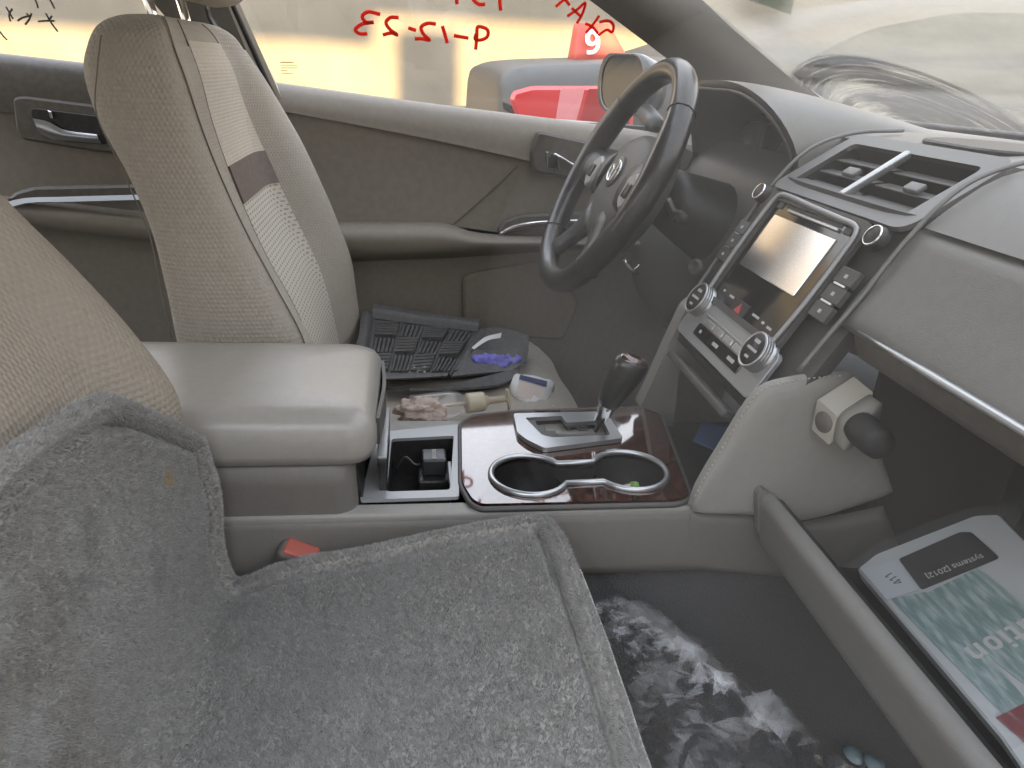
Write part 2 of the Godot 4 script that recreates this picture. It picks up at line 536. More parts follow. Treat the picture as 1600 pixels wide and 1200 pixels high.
# ---------------------------------------------------------------- the car's shell
func cabin():
	var t := thing("car_cabin", "grey carpeted sedan cabin with beige roof lining and pillars", "car interior")
	var st := mk()
	var prof := [Vector2(-.74, .0), Vector2(-.70, .03), Vector2(-.16, .04), Vector2(-.13, .10), Vector2(-.115, .33), Vector2(.0, .335), Vector2(.113, .335), Vector2(.122, .29), Vector2(.14, .18), Vector2(.165, .09), Vector2(.21, .05), Vector2(.45, .04), Vector2(.70, .04), Vector2(.75, .06)]
	prof = spl(prof, 40)
	var g := []
	for i in 30:
		var x := -1.2 + i * 0.0793
		var r := []
		for p in prof:
			var toe := clampf((x - 0.62) / 0.4, 0.0, 1.0)
			r.append(Vector3(x, p.y + toe * toe * 0.25 * (1.0 if p.y < 0.2 else 0.3) + 0.004 * sin(x * 31 + p.x * 23), p.x))
		g.append(r)
	sheet(st, g)
	part(t, "floor_carpet", st, M.carpet)
	# roof lining and outer skin
	st = mk()
	g = []
	for i in 9:
		var r := []
		for j in 9:
			var a := -1.0 + j / 4.0
			r.append(Vector3(lerpf(-1.45, 0.34, i / 8.0), 1.185 - 0.05 * a * a - 0.04 * pow((i - 4) / 4.0, 2), a * 0.57))
		g.append(r)
	slab(st, g, -0.035)
	part(t, "roof_lining", st, M.headliner)
	# bulkhead behind the rear seat and the closed rear side on the passenger side
	st = mk()
	g = rows([[Vector3(-1.25, 0.0, -.72), Vector3(-1.25, 0.0, .74)], [Vector3(-1.2, .35, -.72), Vector3(-1.2, .35, .74)], [Vector3(-1.4, .8, -.72), Vector3(-1.4, .8, .74)]], 6, 8)
	slab(st, g, 0.03)
	part(t, "rear_bulkhead", st, M.taupe)
	st = mk()
	box(st, Vector3(-.85, .38, .76), Vector3(.8, .78, .06), 0.02)
	part(t, "rear_side_panel", st, M.door)
	st = mk()
	box(st, Vector3(.1, -.02, .74), Vector3(2.2, .09, .10), 0.02)
	part(t, "door_sill", st, M.door_dark)
	# pillars
	for sd in [-1.0, 1.0]:
		st = mk()
		var a0 := pz(1036, 87, -.70)
		var a1 := pz(921, 0, -.672)
		var b0 := pz(1278, 149, -.655)
		var b1 := pz(1098, 0, -.645)
		var l := [a0 + (a0 - a1) * 1.0, a0, a1, a1 + (a1 - a0) * 0.8, a1 + (a1 - a0) * 1.7]
		var r := [b0 + (b0 - b1) * 0.35, b0, b1, b1 + (b1 - b0) * 0.5, b1 + (b1 - b0) * 1.05]
		var m := []
		for i in 5: m.append(l[i].lerp(r[i], 0.45) + Vector3(-.004, .0, .016))
		for q in [l, m, r]:
			for i in 5: q[i].z *= -sd
		slab(st, rows([l, m, r], 14, 9), 0.05 if sd < 0 else -0.05)
		part(t, "a_pillar", st, M.taupe)
	var bp := [pz(432, 135, -.70), pz(372, 0, -.668)]
	var bq := [pz(398, 110, -.69), pz(352, 0, -.66)]
	var br := [pz(330, 110, -.68), pz(236, 0, -.65)]
	for q in [bp, bq, br]:
		q.append(q[1] + (q[1] - q[0]) * 1.3)
		q.push_front(q[0] - (q[1] - q[0]) * 0.9)
	st = mk()
	slab(st, rows([bq, br], 10, 5), -0.04)
	part(t, "b_pillar", st, M.taupe)
	st = mk()
	slab(st, rows([bp, bq], 10, 4), -0.03)
	part(t, "pillar_trim", st, mat(Color(.50, .47, .41), 0.5))
	st = mk()
	var seal := []
	for q in bp: seal.append(q + Vector3(-.012, 0, .004))
	tube(st, spl(seal, 12), 0.0045, 6)
	part(t, "window_seal", st, M.black)
	st = mk()
	tube(st, spl([pz(352, 60, -.62), pz(330, 30, -.62), pz(322, 0, -.61)], 6), 0.016, 8, false, 0.25)
	part(t, "belt_guide", st, M.black)
	# windshield: a gently bowed pane with dust and wiper smears
	st = mk()
	g = []
	for i in 13:
		var r := []
		for j in 25:
			var a := -1.0 + j / 12.0
			var k := i / 12.0
			r.append(Vector3(lerpf(1.02, .37, k) - 0.07 * a * a, lerpf(.775, 1.165, k) - 0.01 * a * a, a * lerpf(.70, .57, k)))
		g.append(r)
	sheet(st, g)
	var ws := part(t, "windshield", st, dusty_glass())
	ws.set_meta("label", "dusty windshield with wiper arcs")
	st = mk()
	tube(st, spl([Vector3(.945, .783, -.69), Vector3(.985, .784, -.4), Vector3(1.0, .785, 0), Vector3(.985, .784, .4), Vector3(.945, .783, .69)], 24), 0.006, 6)
	part(t, "windshield_seal", st, M.black)
	# the car's own bonnet and cowl in front of the windshield
	st = mk()
	g = rows([[Vector3(1.0, .755, -.74), Vector3(1.03, .76, 0), Vector3(1.0, .755, .74)], [Vector3(1.25, .735, -.76), Vector3(1.25, .77, 0), Vector3(1.25, .735, .76)], [Vector3(1.7, .66, -.76), Vector3(1.75, .72, 0), Vector3(1.7, .66, .76)], [Vector3(2.0, .5, -.70), Vector3(2.1, .55, 0), Vector3(2.0, .5, .70)], [Vector3(2.05, .0, -.70), Vector3(2.15, .0, 0), Vector3(2.05, .0, .70)]], 16, 20)
	sheet(st, g)
	part(t, "bonnet", st, mat(Color(.045, .044, .042), 0.75))

func dusty_glass() -> StandardMaterial3D:
	# dust on the outside of the pane: thin film, heavier in the unwiped part, swept into arcs by the wiper
	var w := 1024
	var h := 512
	var n1 := noise_img(512, 0.008, 5, FastNoiseLite.TYPE_SIMPLEX_SMOOTH, 21).get_data()
	var n2 := noise_img(512, 0.05, 4, FastNoiseLite.TYPE_SIMPLEX_SMOOTH, 22).get_data()
	var b := PackedByteArray()
	b.resize(w * h * 4)
	for y in h:
		for x in w:
			# u along the pane from the driver's edge, v up from its foot (metres)
			var u := x / float(w) * 1.36
			var v := y / float(h) * 0.74
			var d := Vector2(u - 0.20, v + 0.084)
			var rad := d.length()
			var ang := d.angle()
			var arc: float = n1[(int(rad * 1500.0) & 511) * 512 + (int(ang * 60.0) & 511)] / 255.0
			var arc2: float = n2[(int(rad * 2600.0) & 511) * 512 + (int(ang * 25.0 + 40.0) & 511)] / 255.0
			var spot: float = n2[(y & 511) * 512 + (x & 511)] / 255.0
			var big: float = n1[((y * 2) & 511) * 512 + ((x / 2) & 511)] / 255.0
			var wiped := smoothstep(0.305, 0.295, rad)
			var a := 0.50 + 0.30 * (big - 0.5) + 0.05 * (spot - 0.5)
			var aw := 0.01 + 1.9 * maxf(arc - 0.52, 0.0) + 1.5 * maxf(arc2 - 0.54, 0.0) + 0.06 * (spot - 0.5)
			a = lerpf(a, aw, wiped * 0.95)
			var i := (y * w + x) * 4
			b[i] = 205; b[i + 1] = 198; b[i + 2] = 181; b[i + 3] = int(clampf(a, 0.02, 0.9) * 255)
	var im := Image.create_from_data(w, h, false, Image.FORMAT_RGBA8, b)
	var m := StandardMaterial3D.new()
	m.albedo_texture = ImageTexture.create_from_image(im)
	m.transparency = BaseMaterial3D.TRANSPARENCY_ALPHA
	m.roughness = 0.6
	m.backlight_enabled = true
	m.backlight = Color(0.9, 0.9, 0.9)
	return m

func stroke(st: SurfaceTool, pts: Array, p0: Vector3, n: Vector3, r: float):
	var a := []
	for p in pts: a.append(pn(p[0], p[1], p0, n) + n * 0.002)
	tube(st, spl(a, maxi(6, a.size() * 5)), r, 6, false, 0.12, n)

func front_door():
	var t := thing("front_door", "taupe driver's door panel with armrest, chrome pull and red writing on its window", "car door")
	var N := 40
	var top := [[-60, 60], [430, 128], [640, 157], [940, 195], [1130, 222]]
	var L := [
		pzs([[300, 110], [640, 157], [940, 195], [1130, 222]], -.742),
		pzs([[300, 113], [640, 160], [940, 198], [1130, 226]], -.728),
		pzs([[300, 123], [640, 170], [940, 208], [1130, 236]], -.712),
		pzs([[300, 138], [640, 190], [940, 230], [1130, 262]], -.700),
		pzs([[300, 148], [630, 209], [830, 252], [1130, 320]], -.697),
	]
	var st := mk()
	slab(st, rows(L, N, 22), 0.02)
	part(t, "upper_pad", st, M.door)
	# cloth insert below the crease, set back behind it
	L = [
		pzs([[300, 146], [630, 207], [830, 250], [1130, 318]], -.706),
		pzs([[300, 156], [630, 217], [830, 262], [1130, 328]], -.707),
		pzs([[300, 240], [650, 285], [830, 310], [1130, 345]], -.712),
		pzs([[300, 352], [680, 352], [830, 368], [1130, 370]], -.708),
	]
	st = mk()
	slab(st, rows(L, N, 16), 0.015)
	var ins := part(t, "cloth_insert", st, M.door_cloth)
	st = mk()
	tube(st, spl(pzs([[812, 255], [790, 278], [755, 310], [715, 345], [700, 356]], -.7085), 16), 0.0016, 5)
	part(ins, "seam", st, M.thread)
	# armrest: a rolled ledge
	L = [
		pzs([[320, 350], [690, 347], [735, 361], [800, 367], [1130, 372]], -.712),
		pzs([[320, 354], [690, 351], [735, 364], [800, 370], [1130, 374]], -.675),
		pzs([[320, 363], [690, 360], [738, 371], [800, 375], [1130, 378]], -.650),
		pzs([[320, 375], [690, 372], [740, 379], [800, 380], [1130, 382]], -.640),
		pzs([[320, 394], [700, 390], [760, 387], [900, 385], [1130, 388]], -.645),
		pzs([[320, 410], [700, 398], [800, 392], [900, 388], [1130, 392]], -.665),
		pzs([[320, 416], [700, 404], [800, 397], [900, 392], [1130, 396]], -.695),
	]
	st = mk()
	sheet(st, rows(L, N, 26))
	part(t, "armrest", st, M.door)
	# lower panel with the map pocket
	L = [
		pzs([[320, 404], [700, 398], [900, 390], [1130, 390]], -.690),
		pzs([[320, 430], [700, 428], [900, 410], [1130, 405]], -.700),
		pzs([[320, 500], [720, 500], [900, 500], [1130, 500]], -.700),
		pzs([[320, 540], [720, 540], [900, 545], [1130, 550]], -.690),
		pzs([[320, 700], [720, 700], [900, 700], [1130, 700]], -.690),
	]
	st = mk()
	slab(st, rows(L, N, 22), 0.02)
	part(t, "lower_panel", st, M.door)
	st = mk()
	var o := rpoly(pzs([[722, 428], [860, 405], [905, 470], [880, 530], [725, 520]], -.697), 0.02)
	prism(st, o, Vector3(0, 0, .012), 0.006)
	part(t, "pocket_cover", st, M.door)
	# speaker/arm trim: dark wood cap with a chrome line in front of the armrest
	st = mk()
	prism(st, rpoly(pzs([[776, 362], [785, 345], [812, 334], [1000, 327], [1010, 350], [850, 352], [800, 362]], -.700), 0.006), Vector3(0, 0, .014), 0.004)
	part(t, "switch_trim", st, M.door_dark)
	st = mk()
	tube(st, spl(pzs([[781, 366], [800, 355], [835, 348], [900, 345], [1000, 343]], -.680), 18), 0.0035, 8)
	part(t, "chrome_strip", st, M.chrome)
	# handle recess and pull
	st = mk()
	prism(st, rpoly(pzs([[838, 203], [1010, 240], [1000, 300], [832, 268], [828, 240]], -.698), 0.008), Vector3(0, 0, .012), 0.005)
	part(t, "handle_bezel", st, M.door_dark)
	st = mk()
	prism(st, rpoly(pzs([[853, 236], [870, 240], [875, 266], [854, 262]], -.685), 0.002), Vector3(0, 0, .006), 0.002)
	part(t, "lock_knob", st, M.chrome)
	st = mk()
	tube(st, spl(pzs([[866, 240], [880, 248], [900, 259], [930, 262], [960, 268]], -.676), 12), 0.006, 8, false, 0.5)
	part(t, "door_pull", st, M.chrome)
	# outer skin and glass
	st = mk()
	slab(st, rows([[Vector3(-.30, .76, -.80), Vector3(.95, .73, -.80)], [Vector3(-.30, .4, -.86), Vector3(.95, .4, -.86)], [Vector3(-.30, -.1, -.82), Vector3(.95, -.1, -.82)]], 8, 8), 0.01)
	part(t, "outer_skin", st, mat(Color(.2, .2, .21), 0.3, 0.4))
	var p0 := pz(640, 157, -.755)
	var n := Vector3(0.03, -.33, .944).normalized()
	var gl := pns([[415, 150], [640, 175], [1135, 240]], p0, n)
	gl.append_array([pn(1120, 120, p0, n), pn(930, -20, p0, n), pn(700, -200, p0, n), pn(420, -300, p0, n), pn(300, -200, p0, n)])
	st = mk()
	prism(st, gl, -n * 0.004)
	part(t, "window_glass", st, M.glass)
	# marker strokes on the outside of the pane, read backwards from here
	var w := mk()
	var S := [
		[[594, 22], [575, 18], [566, 25], [572, 34], [584, 34], [566, 37], [555, 46], [562, 52], [574, 52]],
		[[623, 27], [610, 27], [603, 35], [610, 46], [621, 54], [612, 51], [598, 54]],
		[[638, 43], [650, 47]],
		[[681, 37], [668, 36], [658, 42], [661, 52], [671, 62], [660, 60], [648, 60]],
		[[691, 40], [695, 53], [699, 67]],
		[[709, 55], [720, 57], [732, 59]],
		[[744, 52], [742, 60], [750, 62], [761, 57], [762, 47], [754, 42], [746, 42], [745, 55], [743, 77]],
	]
	for s in S: stroke(w, s, p0, n, 0.0032)
	# the row above it: mostly over the top of the picture
	S = [
		[[779, -30], [780, -8], [782, 16]],
		[[734, -28], [752, -30], [755, -14], [744, -14], [738, -4], [748, 6], [758, 6]],
		[[712, -36], [712, -14], [714, 6]],
		[[690, -40], [694, -20], [688, -6], [678, -8], [676, -18], [686, -22]],
		[[655, -44], [644, -32], [646, -14], [656, -12], [662, -26], [655, -44]],
	]
	for s in S: stroke(w, s, p0, n, 0.0032)
	S = [
		[[886, -6], [876, 3], [868, 10]], [[876, -14], [884, 0], [890, 8]],
		[[886, 25], [902, 14], [914, 4], [910, 20], [901, 36]], [[893, 12], [908, 26]],
		[[915, 51], [926, 38], [936, 24]], [[914, 36], [926, 42], [934, 52]],
		[[936, 34], [950, 32], [958, 38], [956, 50], [948, 46], [934, 55]],
	]
	for s in S: stroke(w, s, p0, n, 0.0026)
	part(t, "marker_writing", w, M.marker)
	# the maker's small print in the lower corner of the pane
	st = mk()
	for r in 5:
		var x0 := 438.0 + r * 0.6
		var len: float = [20, 26, 26, 8, 18][r]
		var y: float = 97.0 + r * 4.3
		var x := x0
		while x < x0 + len:
			var wd := rng.randf_range(1.2, 2.6)
			var hh := 1.3 if r == 0 else 0.8
			var q := pns([[x, y - hh], [x + wd, y - hh + 0.15], [x + wd, y + hh], [x, y + hh]], p0, n)
			for k in 4: q[k] += n * 0.0015
			quad(st, q[0], q[1], q[2], q[3])
			x += wd + 0.7
	part(t, "glass_print", st, mat(Color(.22, .2, .12), 0.8))
	# door mirror outside the pane
	var mm := thing("door_mirror", "black door mirror outside the driver's window", "mirror")
	st = mk()
	var mo := pz(968, 130, -.96)
	var mb := Basis(Vector3.UP, 0.30)
	var rg := []
	for q in [[.004, .90], [.0, 1.0], [.02, 1.02], [.05, .95], [.075, .80], [.09, .55], [.096, .2]]:
		rg.append(rrect(mo + mb * Vector3(q[0], -.01 * q[0] / .1, 0), mb * Vector3(0, 0, 1), Vector3(0, 1, 0), .19 * q[1], .125 * q[1], .052 * q[1], 6))
	loft(st, rg, false, true)
	part(mm, "housing", st, mat(Color(.03, .03, .032), 0.25, 0, {"coat": 0.5}))
	st = mk()
	prism(st, rrect(mo + mb * Vector3(.010, 0, 0), mb * Vector3(0, 0, 1), Vector3(0, 1, 0), .174, .112, .045, 6), mb * Vector3(-.004, 0, 0))
	part(mm, "mirror_glass", st, mat(Color(.02, .02, .022), .06))
	st = mk()
	tube(st, [pz(1000, 165, -.95), pz(1020, 190, -.80), pz(1030, 205, -.74)], 0.02, 8)
	part(mm, "arm", st, M.black)

func rear_door():
	var t := thing("rear_door", "dark taupe rear door panel behind the driver's seat with chrome handle", "car door")
	var st := mk()
	var e := [[-120, 70], [0, 83], [125, 97], [330, 120]]
	var f := func(dy: float, z: float) -> Array:
		var o := []
		for p in e: o.append(pz(p[0], p[1] + dy, z))
		return o
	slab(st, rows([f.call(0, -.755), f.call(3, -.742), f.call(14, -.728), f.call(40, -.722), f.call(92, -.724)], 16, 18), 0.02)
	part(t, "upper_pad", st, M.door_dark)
	st = mk()
	slab(st, rows([f.call(90, -.735), f.call(150, -.738), f.call(225, -.735)], 16, 10), 0.02)
	part(t, "cloth_insert", st, M.door_cloth)
	st = mk()
	sheet(st, rows([f.call(222, -.735), f.call(228, -.70), f.call(245, -.68), f.call(262, -.685), f.call(275, -.72), f.call(440, -.728), f.call(560, -.72), f.call(700, -.72)], 16, 30))
	part(t, "lower_panel", st, M.door)
	st = mk()
	prism(st, rpoly(pzs([[22, 152], [40, 150], [240, 175], [240, 245], [150, 236], [38, 218], [28, 205]], -.726), 0.012), Vector3(0, 0, .008), 0.004)
	part(t, "handle_bezel", st, M.door_dark)
	st = mk()
	prism(st, rpoly(pzs([[48, 168], [160, 182], [170, 226], [68, 214], [52, 190]], -.718), 0.01), Vector3(0, 0, .003), 0.001)
	part(t, "handle_recess", st, M.black)
	st = mk()
	slab(st, rows([pzs([[52, 186], [75, 190], [100, 204], [152, 212]], -.706), pzs([[58, 198], [76, 207], [102, 212], [154, 217]], -.702), pzs([[66, 208], [84, 216], [108, 218], [158, 222]], -.71)], 12, 6), -0.003)
	part(t, "door_pull", st, M.silver)
	st = mk()
	prism(st, rpoly(pzs([[76, 172], [82, 174], [85, 185], [80, 184]], -.712), 0.001), Vector3(0, 0, .006), 0.001)
	part(t, "lock_knob", st, M.chrome)
	st = mk()
	prism(st, rpoly(pzs([[14, 312], [30, 298], [60, 290], [240, 287], [240, 312]], -.70), 0.006), Vector3(0, 0, .016), 0.005)
	part(t, "switch_trim", st, M.door_dark)
	st = mk()
	slab(st, rows([pzs([[-20, 340], [5, 322], [30, 312], [100, 309], [240, 305]], -.68), pzs([[-20, 346], [8, 330], [40, 319], [100, 317], [240, 313]], -.672)], 16, 4), -0.003)
	part(t, "chrome_strip", st, M.silver_paint)
	st = mk()
	slab(st, rows([[Vector3(-1.2, .80, -.80), Vector3(-.30, .77, -.80)], [Vector3(-1.2, .4, -.86), Vector3(-.30, .4, -.86)], [Vector3(-1.2, -.1, -.82), Vector3(-.30, -.1, -.82)]], 8, 8), 0.01)
	part(t, "outer_skin", st, mat(Color(.2, .2, .21), 0.3, 0.4))
	var p0 := pz(0, 83, -.765)
	var n := Vector3(0.0, -.33, .944).normalized()
	st = mk()
	prism(st, pns([[-300, 60], [240, 125], [240, -200], [-300, -200]], p0, n), -n * 0.004)
	part(t, "window_glass", st, M.glass)
	st = mk()
	for s in [[[10, 10], [16, 20], [21, 29]], [[20, 13], [15, 22], [17, 33]], [[28, 32], [36, 27], [48, 24]], [[50, 20], [46, 30], [40, 38]], [[42, 20], [47, 26]], [[60, 33], [70, 32], [86, 32]], [[72, 20], [80, 34], [91, 49]], [[82, 24], [76, 32]], [[0, 48], [6, 56], [12, 62]], [[52, -8], [58, 4], [60, 12]], [[76, -6], [82, 5], [86, 13]]]:
		stroke(st, s, p0, n, 0.0016)
	part(t, "marker_writing", st, M.grey_marker)

# ---------------------------------------------------------------- dashboard
var SA := Vector3(.5755, .7092, 0)          # the face of the centre stack: its upper edge, the way down it, and out of it
var SD := Vector3(-.488, -.873, 0)
var SN := Vector3(-.873, .488, 0)
func sp(s: float, z: float, h := 0.0) -> Vector3:
	return SA + SD * s + SN * h + Vector3(0, 0, z)
func srect(s0: float, s1: float, z0: float, z1: float, h: float, r: float) -> Array:
	return rrect(sp((s0 + s1) / 2, (z0 + z1) / 2, h), Vector3(0, 0, 1), -SD, z1 - z0, s1 - s0, r)
func splate(parent: Node, called: String, s0: float, s1: float, z0: float, z1: float, h0: float, h1: float, r: float, m: Material, bev := 0.0008) -> MeshInstance3D:
	var st := mk()
	prism(st, srect(s0, s1, z0, z1, h0, r), SN * (h1 - h0), bev)
	return part(parent, called, st, m)
func sweepz(pts: Array, z0: float, z1: float, n: int, m: int, bow := 0.0) -> Array:   # a profile in x and y drawn out along z
	var p := spl(pts, n)
	var g := []
	for i in m:
		var r := []
		var k := i / float(m - 1)
		for q in p: r.append(Vector3(q.x - bow * pow(2 * k - 1, 2), q.y, lerpf(z0, z1, k)))
		g.append(r)
	return g
func keyhole(outer: Array, hole: Array) -> Array:   # one outline round a plate and its hole, joined by a hair's breadth
	var bi := 0
	var bj := 0
	var bd := 1e9
	for i in outer.size():
		for j in hole.size():
			var d: float = (outer[i] - hole[j]).length()
			if d < bd: bd = d; bi = i; bj = j
	var o := []
	for i in outer.size() + 1: o.append(outer[(bi + i) % outer.size()])
	var h := []
	for j in hole.size() + 1: h.append(hole[(bj - j + hole.size() * 2) % hole.size()])
	o[-1] = o[-1].lerp(o[-2], 0.002)
	h[-1] = h[-1].lerp(h[-2], 0.002)
	# walk the hole the other way round than the outline
	o.append_array(h)
	return o
func area2(p: Array, n: Vector3) -> float:
	var bs := plane_basis(n)
	var a := 0.0
	for i in p.size():
		var u: Vector3 = p[i]
		var v: Vector3 = p[(i + 1) % p.size()]
		a += u.dot(bs[0]) * v.dot(bs[1]) - v.dot(bs[0]) * u.dot(bs[1])
	return a
func ring_plate(st: SurfaceTool, outer: Array, hole: Array, off: Vector3):
	var n := off.normalized()
	if area2(outer, n) * area2(hole, n) < 0: hole.reverse()
	prism(st, keyhole(outer, hole), off)

func dashboard():
	var t := thing("dashboard", "charcoal dashboard with hooded gauges, centre screen stack and air vents", "dashboard")
	# top pad, passenger side: over the top, down to a groove, then the soft face down to the trim strip
	var st := mk()
	var pr := [Vector2(1.03, .772), Vector2(.95, .781), Vector2(.80, .785), Vector2(.70, .781), Vector2(.645, .768), Vector2(.612, .746), Vector2(.590, .727), Vector2(.583, .720)]
	sheet(st, sweepz(pr, .142, .74, 24, 12, 0.0))
	pr = [Vector2(1.03, .772), Vector2(.95, .781), Vector2(.80, .785), Vector2(.72, .783), Vector2(.672, .776)]
	sheet(st, sweepz(pr, -.72, .142, 16, 14, 0.0))
	part(t, "top_pad", st, M.dash_soft)
	st = mk()
	pr = [Vector2(.592, .718), Vector2(.580, .712), Vector2(.572, .700), Vector2(.556, .672), Vector2(.540, .647), Vector2(.532, .632), Vector2(.53, .62), Vector2(.545, .612), Vector2(.58, .61)]
	slab(st, sweepz(pr, .128, .74, 22, 16, 0.0), -0.012)
	part(t, "passenger_pad", st, M.dash_soft)
	st = mk()
	var p := []
	for i in 16: p.append(Vector3(.527, .625, lerpf(.165, .74, i / 15.0)))
	var rr := []
	for i in 16: rr.append(lerpf(.0015, .0055, minf(1.0, i / 3.0)))
	tube(st, p, rr, 8, false, 0.7)
	part(t, "trim_strip", st, M.silver)
	st = mk()
	pr = [Vector2(.533, .620), Vector2(.536, .610), Vector2(.542, .598), Vector2(.552, .588), Vector2(.60, .584)]
	slab(st, sweepz(pr, .15, .74, 12, 8), -0.01)
	part(t, "wood_trim", st, M.door_dark)
	# speaker grille sunk in the top pad
	st = mk()
	var og := rpoly([Vector3(.69, .776, .075), Vector3(.70, .776, -.075), Vector3(.78, .776, -.12), Vector3(.84, .776, -.06), Vector3(.80, .776, .08)], 0.04, 6)
	prism(st, og, Vector3(0, .0105, 0), 0.002)
	part(t, "speaker_grille", st, M.black)
	# lower driver side
	st = mk()
	pr = [Vector2(.66, .74), Vector2(.615, .70), Vector2(.60, .66), Vector2(.575, .60), Vector2(.56, .52), Vector2(.58, .42), Vector2(.66, .33)]
	slab(st, sweepz(pr, -.70, -.135, 24, 10), -0.015)
	part(t, "knee_panel", st, M.dash)
	# gauge hood: arches that sink into the top pad towards the windshield
	var arches := []
	for k in 15:
		var f := k / 14.0
		var ring := []
		for j in 25:
			var a := PI * j / 24.0
			var c := cos(a)
			var s := sin(a)
			var hz := lerpf(.205, .17, f)
			var y := lerpf(.715, .765, f) + lerpf(.122, .022, pow(f, 1.25)) * pow(s, 0.62)
			var x := lerpf(.562, .865, f) + (0.055 * (1 - f)) * pow(1 - s, 1.3) + 0.0 * c
			ring.append(Vector3(x, y, -.372 + hz * (signf(c) * pow(absf(c), 0.8))))
		arches.append(ring)
	st = mk()
	sheet(st, arches)
	var hood := part(t, "gauge_hood", st, M.dash_soft)
	st = mk()
	var lip := []
	var inner := []
	for q in arches[0]:
		var c := Vector3(q.x, .74, -.372)
		inner.append(q + (c - q).normalized() * 0.014 + Vector3(-.002, 0, 0))
	var deep := []
	for q in arches[0]:
		var c := Vector3(q.x, .735, -.372)
		deep.append(c + (q - c) * 0.80 + Vector3(.12, -.02, 0))
	sheet(st, [arches[0], inner, deep])
	part(hood, "hood_lining", st, M.dash)
	st = mk()
	tube(st, inner, 0.003, 6)
	part(hood, "hood_edge", st, M.dash)
	st = mk()
	var face := deep.duplicate()
	face.append(Vector3(.70, .66, -.19)); face.push_front(Vector3(.70, .66, -.555))
	face = deep.duplicate()
	loft(st, [face, face], true, false)
	part(t, "gauge_panel", st, M.gloss)
	for zc in [-.45, -.29]:
		st = mk()
		lathe(st, [[.052, 0], [.052, .01], [.046, .012], [.044, .004], [.0, .004]], Vector3(.672, .735, zc), Vector3(-.95, .3, 0), 32)
		part(t, "gauge_ring", st, M.black)
	# left vent with its bright blade
	st = mk()
	prism(st, rpoly(pzs([[1046, 275], [1052, 240], [1075, 224], [1116, 236], [1100, 262], [1070, 278]], -.60), 0.008), Vector3(-.012, 0, 0) + Vector3(0, 0, .01), 0.002)
	var lv := part(t, "side_vent", st, M.dash)
	for k in 3:
		st = mk()
		tube(st, pzs([[1052 + k * 9, 268 - k * 3], [1056 + k * 9, 252 - k * 4], [1068 + k * 9, 236 - k * 2]], -.575), 0.0016, 5)
		part(lv, "slat", st, M.black)
	st = mk()
	tube(st, spl(pzs([[1072, 273], [1084, 268], [1098, 252], [1111, 239]], -.57), 10), 0.006, 8, false, 0.4)
	part(lv, "blade", st, M.chrome)
	# plain trim running from the side vent to the stack under the gauges
	st = mk()
	slab(st, rows([pzs([[1045, 285], [1062, 300], [1090, 305], [1130, 325], [1180, 335]], -.36), pzs([[1050, 278], [1068, 290], [1095, 294], [1135, 310], [1190, 322]], -.37)], 16, 4), 0.006)
	part(t, "gauge_trim", st, M.dash_soft)
	# centre stack -----------------------------------------------------
	st = mk()
	pr = [Vector2(SA.x + SD.x * .212, SA.y + SD.y * .212), Vector2(SA.x + SD.x * .1, SA.y + SD.y * .1), Vector2(SA.x, SA.y), Vector2(.575, .7235)]
	var g := []
	for i in 12:
		var k := i / 11.0
		var z := lerpf(-.156, .138, k)
		var e := pow(absf(2 * k - 1), 6.0) * .012
		var row := []
		for q in pr: row.append(Vector3(q.x + .012 + e, q.y, z))
		g.append(row)
	for r in g.size():
		for c in 4: g[r][c] += SN * 0.010
	slab(st, g, 0.02)
	part(t, "stack_body", st, M.dash)
	# silver side rails of the stack, curving over onto the dash top
	for q in [[.140, 1.0], [-.158, 1.0]]:
		st = mk()
		var path := [sp(.160, q[0] * .985, .006), sp(.11, q[0], .006), sp(.066, q[0], .004), sp(.006, q[0], .004), Vector3(.612, .7585, q[0]), Vector3(.668, .7825, q[0]), Vector3(.74, .7895, q[0])]
		tube(st, spl(path, 40), 0.0026, 8)
		part(t, "stack_rail", st, M.satin)
	# air vents
	var V0 := Vector3(.578, .718, 0)
	var V1 := Vector3(.660, .775, 0)
	var vu := (V1 - V0).normalized()
	var vn := Vector3(-vu.y, vu.x, 0)
	var vl := (V1 - V0).length()
	var vp := func(a: float, z: float, h: float) -> Vector3: return V0 + vu * (a * vl) + Vector3(0, 0, z) + vn * h
	st = mk()
	var outer := rpoly([vp.call(-.10, -.150, -.002), vp.call(1.10, -.140, -.002), vp.call(1.10, .136, -.002), vp.call(-.10, .134, -.002)], 0.022, 6)
	var hole := rpoly([vp.call(.06, -.124, -.002), vp.call(.92, -.118, -.002), vp.call(.92, .112, -.002), vp.call(.06, .108, -.002)], 0.010, 4)
	ring_plate(st, outer, hole, vn * 0.006)
	var vf := part(t, "vent_frame", st, M.satin)
	st = mk()
	var deepv := -.05
	var c0 := [vp.call(.06, -.124, .003), vp.call(.92, -.118, .003), vp.call(.92, .112, .003), vp.call(.06, .108, .003)]
	var c1 := [vp.call(.06, -.124, deepv), vp.call(.92, -.118, deepv), vp.call(.92, .112, deepv), vp.call(.06, .108, deepv)]
	loft(st, [c0, c1], false, true, -1)
	part(vf, "vent_duct", st, M.black)
	for side in [[-.120, -.010], [.000, .109]]:
		for k in 3:
			st = mk()
			var a := .26 + k * .24
			rbox(st, Transform3D(Basis(vu.rotated(Vector3(0, 0, 1), -0.5), vn.rotated(Vector3(0, 0, 1), -0.5), Vector3(0, 0, 1)), vp.call(a, (side[0] + side[1]) / 2, -.008)), Vector3(.019, .0022, side[1] - side[0]), 0.001, 2)
			part(vf, "slat", st, M.dash)
		st = mk()
		rbox(st, Transform3D(Basis(vu, vn, Vector3(0, 0, 1)), vp.call(.5, (side[0] + side[1]) / 2 + .008, -.001)), Vector3(.013, .006, .024), 0.002, 2)
		part(vf, "slider", st, M.satin)
	st = mk()
